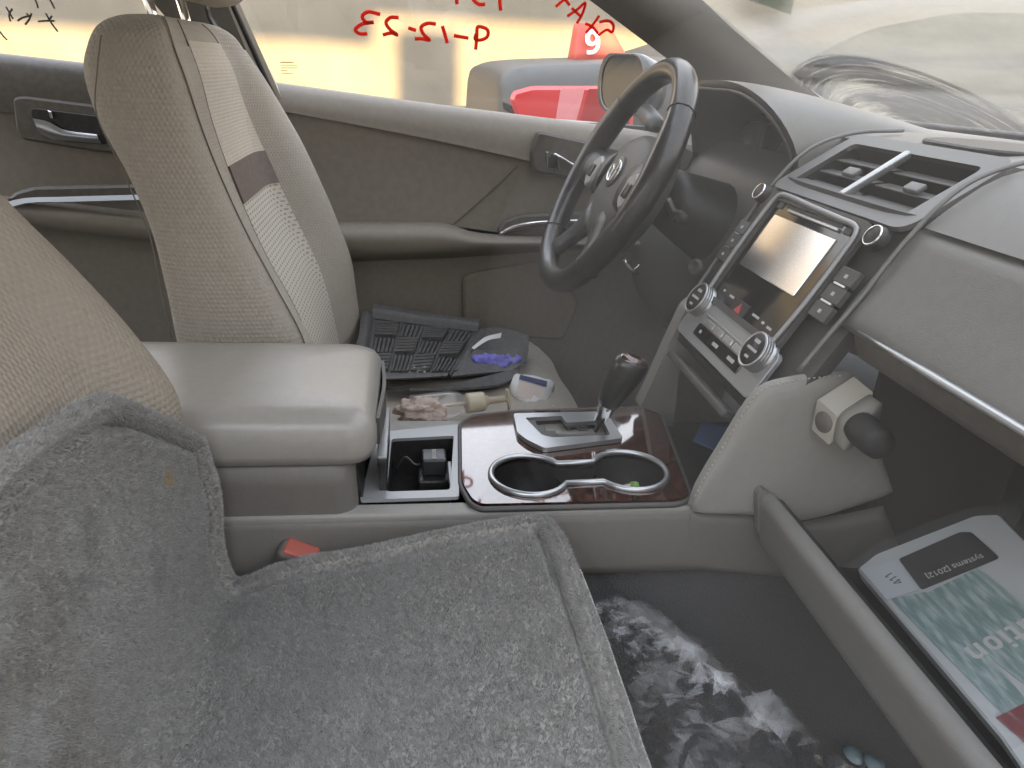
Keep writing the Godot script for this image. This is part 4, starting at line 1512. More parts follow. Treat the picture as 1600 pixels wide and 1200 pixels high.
func driver_seat():
	var t := thing("driver_seat", "beige cloth driver's seat with a brown band across its backrest", "car seat")
	# y, front of the bolsters, back, how deep the middle lies, share of the width
	var lv := [[.24, .02, -.19, .035, .95, .0], [.33, .012, -.19, .035, 1.0, .0], [.43, -.004, -.185, .035, 1.0, .006], [.50, -.030, -.19, .033, 1.0, .024], [.57, -.070, -.195, .030, 1.0, .042], [.635, -.100, -.203, .026, .99, .046], [.70, -.124, -.222, .022, .98, .042], [.755, -.139, -.245, .018, .965, .028], [.805, -.148, -.255, .015, .94, .010], [.835, -.160, -.252, .012, .88, .004], [.858, -.172, -.245, .01, .78], [.870, -.186, -.232, .005, .62], [.874, -.20, -.216, .002, .45]]
	var rings := backrest(t, lv, -.128, -.612, M.side)
	var bands := [["upper_insert", .682, .852, M.insert, .003], ["band", .640, .694, M.band, .005], ["lower_insert", .30, .652, M.perf, .003]]
	var jn := 30
	var jf := 30
	for j in range(24, 56):
		if rings[20][j].z > -.192: jn = j
	for j in range(55, 30, -1):
		if rings[20][j].z < -.500: jf = j
	for b in bands:
		var st := mk()
		patch(st, rings, b[1], b[2], jn, jf, b[4])
		part(t, b[0], st, b[3])
	var stb := mk()
	patch(stb, rings, .30, .845, jf, 66, .002)
	part(t, "outer_bolster", stb, M.bolster)
	stb = mk()
	patch(stb, rings, .30, .845, 22, jn, .002)
	part(t, "inner_bolster", stb, M.bolster)
	# sewn seams
	for j in [22, jn, jf]:
		var st := mk()
		var p := []
		for k in range(6, 44): p.append(rings[k][j] + gnorm_ring(rings, k, j) * .0015)
		tube(st, p, .0008, 5)
		part(t, "seam", st, M.thread)
	var st2 := mk()
	tube(st2, spl(pzs([[158, 55], [152, 110], [150, 175], [178, 240], [215, 320], [235, 372], [250, 450], [268, 528]], -.1265), 30), .0008, 5)
	part(t, "seam", st2, M.thread)
	# headrest on two chrome posts
	for q in [[238, 12, -.31], [294, 32, -.44]]:
		st2 = mk()
		var a := pz(q[0], q[1] + 10, q[2])
		tube(st2, [a + Vector3(.006, -.03, 0), a, a + Vector3(-.02, .10, 0)], .0065, 12)
		part(t, "headrest_post", st2, M.chrome)
		st2 = mk()
		lathe(st2, [[.0, .012], [.012, .012], [.016, .008], [.018, .0]], a + Vector3(.004, -.022, 0), Vector3(-.15, 1, 0), 20)
		part(t, "post_collar", st2, M.door)
	st2 = mk()
	rbox(st2, Transform3D(Basis(Vector3(0, 0, 1), .16), Vector3(-.178, .980, -.375)), Vector3(.10, .17, .27), .045, 6)
	part(t, "headrest", st2, M.insert)
	# cushion
	st2 = mk()
	var g := []
	for i in 24:
		var k := i / 23.0
		var x := lerpf(-.16, .365, k)
		var row := []
		for j in 30:
			var w := -1.0 + 2.0 * j / 29.0
			var z := -.37 + w * .245 * (1 - .10 * pow(k, 8))
			var yy := .325 + .02 * k - .03 * pow(maxf(k - .82, 0) / .18, 2.2) * 1.6 + .035 * exp(-pow((absf(w) - .82) / .17, 2)) * (1 - .35 * k) - .075 * pow(absf(w), 14)
			row.append(Vector3(x + .03 * (1 - w * w) * k, yy, z))
		g.append(row)
	slab(st2, g, -.10)
	part(t, "cushion", st2, M.bolster)
	rebase(t, Vector3(0, .04, -.37))
func gnorm_ring(r: Array, k: int, j: int) -> Vector3:
	var m: int = r[0].size()
	var a: Vector3 = r[mini(k + 1, r.size() - 1)][j] - r[maxi(k - 1, 0)][j]
	var b: Vector3 = r[k][(j + 1) % m] - r[k][(j + m - 1) % m]
	var n := b.cross(a).normalized()
	var c := Vector3.ZERO
	for q in r[k]: c += q
	c /= m
	return n if n.dot(r[k][j] - c) > 0 else -n
func passenger_seat():
	var t := thing("passenger_seat", "tan cloth passenger seat covered by a grey carpet mat", "car seat")
	var lv := [[.25, -.07, -.26, .03, .95], [.36, -.105, -.27, .03, 1.0], [.45, -.103, -.28, .035, 1.0], [.50, -.10, -.29, .035, 1.0], [.556, -.095, -.30, .035, 1.0], [.61, -.122, -.32, .03, 1.0], [.665, -.158, -.34, .028, .99], [.715, -.195, -.36, .02, .98], [.78, -.24, -.39, .02, .96], [.84, -.28, -.41, .015, .9], [.88, -.31, -.41, .01, .75], [.89, -.34, -.40, .005, .5]]
	backrest(t, lv, .135, .625, M.tan)
	var st := mk()
	var g := []
	for i in 20:
		var k := i / 19.0
		var row := []
		for j in 24:
			var w := -1.0 + 2.0 * j / 23.0
			var yy := .312 + .072 * k - .06 * pow(maxf(k - .9, 0) / .1, 2) + .012 * exp(-pow((absf(w) - .8) / .2, 2)) - .08 * pow(absf(w), 12)
			row.append(Vector3(lerpf(-.15, .283, k) + .012 * (1 - w * w) * k, yy, .405 + w * .245))
		g.append(row)
	slab(st, g, -.12)
	part(t, "cushion", st, M.insert)
	rebase(t, Vector3(0, .04, .38))
	# carpet mat draped over seat and backrest
	var cm := thing("carpet_floor_mat", "grey carpet floor mat thrown over the passenger seat", "floor mat")
	var R := [
		[Vector3(-.086, .512, .146), Vector3(-.100, .560, .20), Vector3(-.112, .606, .262), Vector3(-.117, .622, .345), Vector3(-.12, .628, .45), Vector3(-.12, .63, .66)],
		[Vector3(-.078, .455, .146), Vector3(-.088, .470, .22), Vector3(-.095, .480, .30), Vector3(-.098, .485, .40), Vector3(-.098, .487, .50), Vector3(-.10, .49, .66)],
		[Vector3(-.078, .385, .150), Vector3(-.086, .395, .22), Vector3(-.088, .40, .30), Vector3(-.088, .40, .40), Vector3(-.088, .40, .50), Vector3(-.09, .40, .66)],
		[Vector3(-.066, .353, .152), Vector3(-.066, .352, .22), Vector3(-.060, .352, .30), Vector3(-.056, .352, .40), Vector3(-.056, .352, .50), Vector3(-.06, .352, .66)],
		[Vector3(-.022, .373, .156), Vector3(-.015, .362, .22), Vector3(-.012, .356, .30), Vector3(-.01, .354, .40), Vector3(-.01, .353, .50), Vector3(-.01, .35, .66)],
		[Vector3(.11, .400, .156), Vector3(.11, .394, .22), Vector3(.11, .388, .30), Vector3(.11, .382, .40), Vector3(.11, .378, .50), Vector3(.11, .375, .66)],
		[Vector3(.212, .421, .156), Vector3(.212, .416, .22), Vector3(.21, .411, .30), Vector3(.215, .404, .40), Vector3(.215, .400, .50), Vector3(.215, .395, .66)],
		[Vector3(.243, .427, .161), Vector3(.254, .4255, .20), Vector3(.262, .418, .30), Vector3(.268, .406, .40), Vector3(.270, .400, .50), Vector3(.27, .395, .66)],
	]
	var G := rows(R, 90, 130)
	# edge distance gives the sewn border: a soft roll with a stitched groove inside it
	var ni := G.size()
	var nj: int = G[0].size()
	var base := []
	var f := FastNoiseLite.new()
	f.seed = 4
	f.frequency = 9.0
	for i in ni:
		var r := []
		for j in nj:
			var p: Vector3 = G[i][j]
			var e := minf((p - G[i][0]).length(), minf((p - G[ni - 1][j]).length(), (p - G[0][j]).length()))
			var up := .007 * exp(-pow((e - .011) / .008, 2)) - .0095 * exp(-pow((e - .0235) / .0032, 2)) - .005 * exp(-pow(e / .004, 2))
			up += .0035 * f.get_noise_3dv(p * 1.0) + .0012 * f.get_noise_3dv(p * 4.0)
			r.append(p - gnorm(G, i, j) * -up)
		base.append(r)
	st = mk()
	# rows run down the back and to the front, so the pile side is along -normal of gnorm when that points down
	slab(st, base, -.006)
	part(cm, "backing", st, M.mat)
	st = mk()
	var fe := []
	for j in range(14, nj): fe.append(base[ni - 1][j] + Vector3(.001, -.005, 0))
	tube(st, fe, .0026, 6)
	part(cm, "edge_binding", st, mat(Color(.42, .41, .37), .9))
	pile(cm, base)
	rebase(cm, Vector3(.1, .36, .4))
	# seat belt buckle between the seat and the console
	var bk := thing("seat_belt_buckle", "seat belt buckle with a faded red button beside the console", "buckle")
	st = mk()
	var bc := pz(462, 872, .140)
	var bb := Basis(Vector3(.80, -.32, .1).normalized(), Vector3(.32, .9, .25).normalized(), Vector3(0, 0, 1)).orthonormalized()
	rbox(st, Transform3D(bb, bc + Vector3(.002, -.018, -.005)), Vector3(.056, .060, .024), .008, 4)
	part(bk, "housing", st, M.taupe)
	st = mk()
	rbox(st, Transform3D(bb, bc + Vector3(.004, .003, -.001)), Vector3(.036, .020, .0215), .004, 3)
	part(bk, "release_button", st, mat(Color(.40, .10, .075), .5))
	rebase(bk, bc + Vector3(0, -.06, 0))
func pile(cm: Node3D, base: Array):
	# short tufts of pile standing on the mat
	var st := mk()
	st.set_smooth_group(-1)
	for k in 3:
		var a := TAU * k / 3
		var d := Vector3(cos(a), 0, sin(a))
		var s := Vector3(-sin(a), 0, cos(a))
		tri(st, d * .25 - s * .32, d * .25 + s * .32, d * .9 + Vector3(0, 1, 0))
	st.generate_normals()
	var mesh := st.commit()
	var mm := MultiMesh.new()
	mm.transform_format = MultiMesh.TRANSFORM_3D
	mm.mesh = mesh
	mm.use_colors = true
	var ni := base.size()
	var nj: int = base[0].size()
	var n := 330000
	mm.instance_count = n
	var f := FastNoiseLite.new()
	f.seed = 11
	f.frequency = 230.0
	f.fractal_octaves = 2
	var f2 := FastNoiseLite.new()
	f2.seed = 12
	f2.frequency = 7.0
	f2.fractal_octaves = 4
	var r := RandomNumberGenerator.new()
	r.seed = 99
	var tear := px(262, 748, -.092)          # a small worn patch where the tan ground shows
	for i in n:
		var a := r.randf() * (ni - 1.001)
		var b := (r.randf() * 0.86 if i % 5 else r.randf()) * (nj - 1.001)
		var ia := int(a)
		var ib := int(b)
		var p: Vector3 = base[ia][ib].lerp(base[ia + 1][ib], a - ia).lerp(base[ia][ib + 1].lerp(base[ia + 1][ib + 1], a - ia), b - ib)
		var nn := gnorm(base, ia, ib)
		var ed := minf((p - base[ia][0]).length(), minf((p - base[ni - 1][ib]).length(), (p - base[0][ib]).length()))
		var sink := .0008 if absf(ed - .0235) < .0022 else 0.0
		var lean := Vector3(f.get_noise_3dv(p), f.get_noise_3dv(p + Vector3(7, 0, 0)), f.get_noise_3dv(p + Vector3(0, 9, 0))) * .75
		var up := (nn + lean).normalized()
		var x := up.cross(Vector3(r.randf() - .5, r.randf() - .5, r.randf() - .5)).normalized()
		var z := x.cross(up)
		var w := r.randf_range(.0005, .0010)
		mm.set_instance_transform(i, Transform3D(Basis(x * w, up * r.randf_range(.0020, .0040), z * w), p - nn * (.0006 + sink)))
		var v := .315 + .045 * f.get_noise_3dv(p * .5) + .012 * f2.get_noise_3dv(p) + r.randf_range(-.05, .055)
		if f2.get_noise_3dv(p * 1.7 + Vector3(3, 1, 5)) > .45: v *= .86
		# earth trodden into the pile near the outboard edge: browner tufts in patches
		var soil := clampf((f2.get_noise_3dv(p * 1.3 + Vector3(8, 2, 1)) + .12) * 3.0, 0, 1) * smoothstep(.36, .46, p.z) * smoothstep(.12, -.02, p.x)
		if (p - tear).length() < .007 + .004 * f.get_noise_3dv(p * .6): v = .7
		mm.set_instance_color(i, (Color(v * 1.01, v * .985, v * .935) if v < .6 else Color(.36, .29, .17)).lerp(Color(.17, .148, .10), soil * .5))
	var o := MultiMeshInstance3D.new()
	o.name = "pile"
	o.multimesh = mm
	var m := mat(Color.WHITE, .95)
	m.vertex_color_use_as_albedo = true
	o.material_override = m
	o.set_meta("kind", "stuff")
	cm.add_child(o)

# ---------------------------------------------------------------- steering wheel
func steering():
	var t := thing("steering_wheel", "black leather steering wheel with a silver badge on its hub", "steering wheel")
	var c := Vector3(.413, .688, -.37)
	var up := Vector3(.45, .893, 0).normalized()
	var side := Vector3(0, 0, 1)
	var n := Vector3(-.893, .45, 0).normalized()
	var W := func(a: float, r: float, h: float) -> Vector3: return c + up * (sin(a) * r) + side * (cos(a) * r) + n * h
	var st := mk()
	var R := .178
	var rings := []
	for i in 97:
		var a := TAU * i / 96.0
		var ring := []
		var grip := 1.0 + .10 * exp(-pow((absf(angle_difference(a, .35)) - .0) / .25, 2)) + .10 * exp(-pow(angle_difference(a, PI - .35) / .25, 2))
		for k in 16:
			var b := TAU * k / 16
			ring.append(W.call(a, R + cos(b) * .0170 * grip, sin(b) * .0190 * grip))
		rings.append(ring)
	loft(st, rings, false, false)
	part(t, "rim", st, M.leather)
	for a in [.72, PI - .72, -.75, PI + .75]:
		st = mk()
		var p := []
		for k in 16:
			var b := TAU * k / 16
			p.append(W.call(a, R + cos(b) * .0174, sin(b) * .0194))
		tube(st, p, .0012, 5, true)
		part(t, "rim_seam", st, M.gloss)
	# lacing on the inner side of the lower rim
	st = mk()
	for k in 60:
		var a := -.75 - (PI - 1.5) * k / 59.0
		tube(st, [W.call(a, R - .0166, -.004), W.call(a + .006, R - .0173, .002), W.call(a, R - .0152, .008)], .0008, 4)
	part(t, "lacing", st, M.thread)
	# hub pad
	st = mk()
	var g := []
	var out := []
	for i in 48:
		var a := TAU * i / 48
		var r := .098 + .012 * cos(2 * a) + (.014 * maxf(0, -sin(a)))
		out.append(Vector2(cos(a), sin(a)) * r)
	for q in [[1.0, -.045], [1.0, -.020], [.96, -.008], [.86, .000], [.6, .006], [.3, .009], [.0, .010]]:
		var ring := []
		for p in out: ring.append(c + side * (p.x * q[0]) + up * (p.y * q[0]) + n * (q[1] - .012))
		g.append(ring)
	loft(st, g, true, false)
	part(t, "hub_pad", st, mat(Color.WHITE, .5, 0, {"tex": tint(T.blot, [[.25, Color(.062, .060, .057)], [.75, Color(.078, .076, .072)]]), "height": T.grain, "depth": .01, "scale": 12.0}))
	# spokes
	for s in [[.02, .016, .031], [PI - .02, .016, .031], [-1.05, .012, .023], [PI + 1.05, .012, .023]]:
		st = mk()
		var p := []
		for k in 6:
			var f := k / 5.0
			p.append(W.call(s[0] * (1.0), lerpf(.06, .172, f), -.020 + .018 * f * f))
		tube(st, p, [s[2] * 1.5, s[2] * 1.4, s[2] * 1.15, s[2], s[2], s[2] * 1.1], 14, false, .45, n)
		part(t, "spoke", st, M.black)
	# switch pods on the near and far spokes
	for s in [1.0, -1.0]:
		st = mk()
		var q := []
		for k in [[.084, .020], [.108, .030], [.134, .016], [.136, -.012], [.112, -.030], [.088, -.018]]:
			q.append(c + side * (s * k[0]) + up * (k[1] - .004) + n * -.008)
		prism(st, rpoly(q, .006), n * .010, .003)
		var pod := part(t, "switch_pod", st, M.silver_paint)
		st = mk()
		rbox(st, Transform3D(Basis(side, up, n), c + side * (s * .112) + up * -.004 + n * .003), Vector3(.018, .022, .005), .002, 2)
		part(pod, "switch", st, M.gloss)
	# badge: three overlapping ellipses in a ring
	var ell := func(a: float, b: float, dy: float) -> Array:
		var o := []
		for i in 40:
			var an := TAU * i / 40
			o.append(c + side * (cos(an) * a) + up * (sin(an) * b + dy + .012) + n * .0005)
		return o
	var cx := c + up * .012
	st = mk()
	lathe(st, [[.026, .0], [.026, .008], [.024, .0095], [.0, .0095]], cx + n * -.0095, n, 40)
	part(t, "badge_plate", st, M.dash)
	for e in [[.0245, .0175, 0.0, .0019], [.0085, .0165, 0.0, .0014], [.0175, .0065, .009, .0014]]:
		st = mk()
		tube(st, ell.call(e[0], e[1], e[2]), e[3], 6, true)
		part(t, "badge_ring", st, M.chrome)
	rebase(t, c)

# ---------------------------------------------------------------- things lying on the driver's seat
func crumple(c: Vector3, size: Vector3, sd: int, amp: float, freq: float, n := 28) -> Array:   # rings of a screwed-up lump
	var f := FastNoiseLite.new()
	f.seed = sd
	f.frequency = freq
	f.noise_type = FastNoiseLite.TYPE_CELLULAR
	f.cellular_return_type = FastNoiseLite.RETURN_DISTANCE
	f.fractal_octaves = 2
	var f2 := FastNoiseLite.new()
	f2.seed = sd + 3
	f2.frequency = freq * .6
	var o := []
	for i in n + 1:
		var th := PI * i / n
		var ring := []
		for j in n * 2:
			var ph := TAU * j / (n * 2)
			var d := Vector3(sin(th) * cos(ph), cos(th), sin(th) * sin(ph))
			var r := 1.0 + amp * f.get_noise_3dv(d) * 1.2 + amp * f2.get_noise_3dv(d)
			var p := d * r
			ring.append(c + Vector3(p.x * size.x, maxf(p.y, -.55) * size.y, p.z * size.z))
		o.append(ring)
	return o
func seat_litter():
	# rubber mat flung on the seat: a shallow tray with a basket-weave of ribs, its far rim up against the door side
	var t := thing("rubber_floor_mat", "black ribbed rubber floor mat lying on the driver's seat", "floor mat")
	var st := mk()
	var a := pz(545, 560, -.34) if false else py(553, 585, .362)
	var P00 := py(570, 588, .366)            # near rear corner of the ribbed floor
	var P10 := py(702, 586, .352)            # near front
	var P01 := pz(585, 500, -.57)            # far rear
	var P11 := pz(742, 520, -.56)            # far front
	var q := func(u: float, v: float, h: float) -> Vector3:
		return P00.lerp(P10, u).lerp(P01.lerp(P11, u), v) + Vector3(0, h + .004 * sin(u * 3.0) * sin(v * 3.1), 0)
	var outl := [[-.10, -.12], [.5, -.16], [1.02, -.10], [1.35, -.20], [1.62, .05], [1.62, .5], [1.30, 1.02], [.9, 1.16], [.4, 1.20], [-.10, 1.12]]
	var g := []
	for i in 9:
		var row := []
		for j in 9: row.append(q.call(-.02 + 1.04 * j / 8.0, -.02 + 1.04 * i / 8.0, 0))
		g.append(row)
	slab(st, g, -.003)
	part(t, "tray_floor", st, M.rubber)
	# raised rim
	for e in [[[-.02, -.02], [1.02, -.02], [0, -.11], .010], [[-.02, 1.02], [1.02, 1.02], [0, .16], .012], [[1.02, -.02], [1.02, 1.02], [.10, 0], .010], [[-.02, -.02], [-.02, 1.02], [-.10, 0], .010]]:
		st = mk()
		var l0 := []
		var l1 := []
		var l2 := []
		for k in 9:
			var f := k / 8.0
			var u := lerpf(e[0][0], e[1][0], f)
			var v := lerpf(e[0][1], e[1][1], f)
			l0.append(q.call(u, v, 0))
			l1.append(q.call(u + e[2][0] * .35, v + e[2][1] * .35, e[3]))
			l2.append(q.call(u + e[2][0], v + e[2][1], e[3] * 1.05))
		slab(st, rows([l0, l1, l2], 12, 9), .0025)
		part(t, "rim", st, M.rubber)
	# the flap in front of the ribs
	st = mk()
	var fl := [
		pzs([[705, 588, -.36], [745, 540, -.47], [760, 512, -.56]], 0),
		pzs([[740, 584, -.37], [770, 545, -.46], [785, 512, -.55]], 0),
		pzs([[790, 580, -.39], [812, 550, -.44], [815, 520, -.52]], 0),
		pzs([[800, 579, -.39], [823, 560, -.43], [826, 524, -.50]], 0)]
	slab(st, rows(fl, 12, 14), .004)
	part(t, "flap", st, M.rubber)
	st = mk()
	slab(st, rows([pzs([[600, 606, -.33], [680, 604, -.345], [740, 592, -.36], [812, 575, -.40]], 0), pzs([[640, 606, -.30], [720, 606, -.31], [780, 600, -.33], [812, 585, -.37]], 0)], 14, 5), .004)
	part(t, "flap", st, M.rubber)
	# ribs in blocks that alternate in direction
	for bi in 4:
		for bj in 3:
			var c0 := Vector2(.03 + bi * .245, .05 + bj * .31)
			for k in 5:
				st = mk()
				var w := .028
				var p: Array
				if (bi + bj) % 2 == 0:
					var v0 := c0.y + .012 + k * .058
					p = [q.call(c0.x, v0, .0005), q.call(c0.x + .225, v0, .0005), q.call(c0.x + .225, v0 + .046, .0005), q.call(c0.x, v0 + .046, .0005)]
				else:
					var u0 := c0.x + .008 + k * .044
					p = [q.call(u0, c0.y, .0005), q.call(u0 + .035, c0.y, .0005), q.call(u0 + .035, c0.y + .295, .0005), q.call(u0, c0.y + .295, .0005)]
				prism(st, p, Vector3(0, .0035, 0), .0006)
				part(t, "rib", st, M.rubber)
	rebase(t, py(650, 560, .35))
	# purple-blue nitrile glove, screwed up
	st = mk()
	var gp := []
	var f := FastNoiseLite.new()
	f.seed = 5
	f.frequency = 28
	f.fractal_octaves = 3
	var gA := spl([pz(737, 566, -.42), pz(762, 566, -.42), pz(790, 567, -.42), pz(821, 564, -.43)], 40)
	var gr := []
	for i in 40:
		var k := i / 39.0
		var rad := .020 * pow(sin(PI * (.07 + .86 * k)), .45) * (1.0 - .35 * k)
		var ring := []
		for j in 32:
			var an := TAU * j / 32
			var d := Vector3(0, sin(an) * .78, cos(an))
			var p: Vector3 = gA[i] + d * rad
			var nz := f.get_noise_3dv(p * 2.2) + .7 * absf(f.get_noise_3dv(p * 1.1 + Vector3(5, 5, 5))) 
			ring.append(p + d * nz * .009 + Vector3(f.get_noise_3dv(p * 1.2 + Vector3(2, 8, 1)) * .007, 0, 0))
		gr.append(ring)
	loft(st, gr)
	var gv := mat(Color(.17, .165, .56), .5)
	gv.backlight_enabled = true
	gv.backlight = Color(.2, .2, .5)
	single("disposable_glove", "crumpled purple disposable glove on the rubber mat", "glove", st, gv)
	# white paper strip
	st = mk()
	slab(st, rows([pzs([[737, 544, -.46], [748, 534, -.465], [760, 526, -.47], [784, 520, -.47]], 0), pzs([[741, 546, -.455], [752, 538, -.46], [765, 531, -.465], [782, 528, -.465]], 0)], 18, 5), -.0008)
	single("paper_strip", "twisted white paper strip on the rubber mat's front flap", "paper", st, M.white)
	# scrap of clear wrapper
	st = mk()
	var wr := rows([pzs([[620, 588, -.37], [640, 578, -.38], [655, 570, -.39], [664, 567, -.39]], 0), pzs([[625, 588, -.36], [645, 584, -.365], [660, 580, -.37], [666, 584, -.37]], 0)], 20, 10)
	for r in wr:
		for i in r.size(): r[i] += Vector3(0, f.get_noise_3dv(r[i] * 3.0) * .008, 0)
	sheet(st, wr)
	single("clear_wrapper", "scrap of clear cellophane on the ribbed rubber mat", "wrapper", st, film(.30))
	# pump bottle lying on its side
	var b := thing("pump_bottle", "clear pump bottle with a cream pump lying on the driver's seat", "bottle")
	var b0 := py(640, 640, .372)
	var b1 := py(800, 622, .372)
	var ax := (b1 - b0).normalized()
	var bl := (b1 - b0).length()
	st = mk()
	lathe(st, [[.0, .0], [.018, .0], [.021, .003], [.0215, bl * .38], [.019, bl * .46], [.012, bl * .52], [.011, bl * .56]], b0, ax, 32)
	var bm := mat(Color(.75, .74, .70), .06, 0, {"alpha": .14})
	part(b, "bottle_body", st, bm)
	st = mk()
	lathe(st, [[.0, bl * .54], [.0145, bl * .54], [.0150, bl * .56], [.0150, bl * .70], [.0135, bl * .715], [.009, bl * .72], [.008, bl * .755], [.0055, bl * .76], [.0050, bl * .95], [.0, bl * .95]], b0, ax, 28)
	var cream := mat(Color(.50, .44, .33), .45)
	part(b, "pump", st, cream)
	st = mk()
	lathe(st, [[.0, .0], [.0025, .0], [.0025, bl * .5], [.0, bl * .5]], b0 + ax * (bl * .12), ax, 10)
	part(b, "dip_tube", st, cream)
	st = mk()
	prism(st, rpoly(pzs([[790, 606, b1.z], [795, 608, b1.z], [798, 635, b1.z], [794, 640, b1.z], [790, 622, b1.z]], b1.z), .001), Vector3(0, 0, .008), .002)
	part(b, "pump_head", st, cream)
	rebase(b, (b0 + b1) / 2 + Vector3(0, -.022, 0))
	# pale pink crumpled tissue
	st = mk()
	var tc := py(660, 645, .375)
	loft(st, crumple(tc, Vector3(.045, .026, .026), 8, .42, 2.2, 44), false, false)
	var tm := mat(Color(.52, .42, .37), .9)
	tm.backlight_enabled = true
	tm.backlight = Color(.4, .35, .3)
	single("crumpled_tissue", "crumpled pinkish tissue beside the pump bottle", "tissue", st, tm)
	# torn white packet with a navy band
	var pk := thing("paper_packet", "torn white paper packet with a navy band on the seat's front edge", "packet")
	st = mk()
	var pc := py(830, 612, .372)
	var c := [[796, 600, -.33], [806, 585, -.36], [866, 598, -.36], [862, 612, -.34], [846, 640, -.29], [812, 626, -.30]]
	var lo := pzs(c, 0)
	var hi := []
	for p in lo: hi.append(p)
	var pr2 := []
	for k in 3:
		var ring := []
		for p in spl(lo + [lo[0]], 25).slice(0, 24):
			var s := 1.0 - .10 * absf(k - 1.0)
			ring.append((pc + (p - pc) * s) + Vector3(0, -.016 + k * .010 + .004 * f.get_noise_3dv(p * 5.0), 0))
		pr2.append(ring)
	loft(st, pr2)
	part(pk, "paper", st, M.white)
	st = mk()
	var pl := pzs([[812, 590, -.345], [854, 600, -.345], [853, 609, -.335], [810, 597, -.335]], 0)
	for i in pl.size(): pl[i] += Vector3(0, .007, .004)
	quad(st, pl[0], pl[1], pl[2], pl[3])
	part(pk, "navy_band", st, mat(Color(.035, .045, .13), .5))
	st = mk()
	pl = pzs([[810, 598, -.333], [852, 610, -.333], [845, 634, -.30], [806, 622, -.30]], 0)
	for i in pl.size(): pl[i] += Vector3(0, .0065, .004)
	quad(st, pl[0], pl[1], pl[2], pl[3])
	part(pk, "beige_label", st, mat(Color(.55, .47, .42), .6))
	st = mk()
	slab(st, rows([pzs([[842, 632, -.295], [866, 634, -.29]], 0), pzs([[852, 640, -.29], [858, 645, -.28]], 0)], 6, 4), -.001)
	part(pk, "torn_flap", st, M.white)
	rebase(pk, pc + Vector3(0, -.02, 0))

func film(al: float) -> StandardMaterial3D:
	return mat(Color(.80, .82, .84), .14, 0, {"alpha": al, "spec": .42})

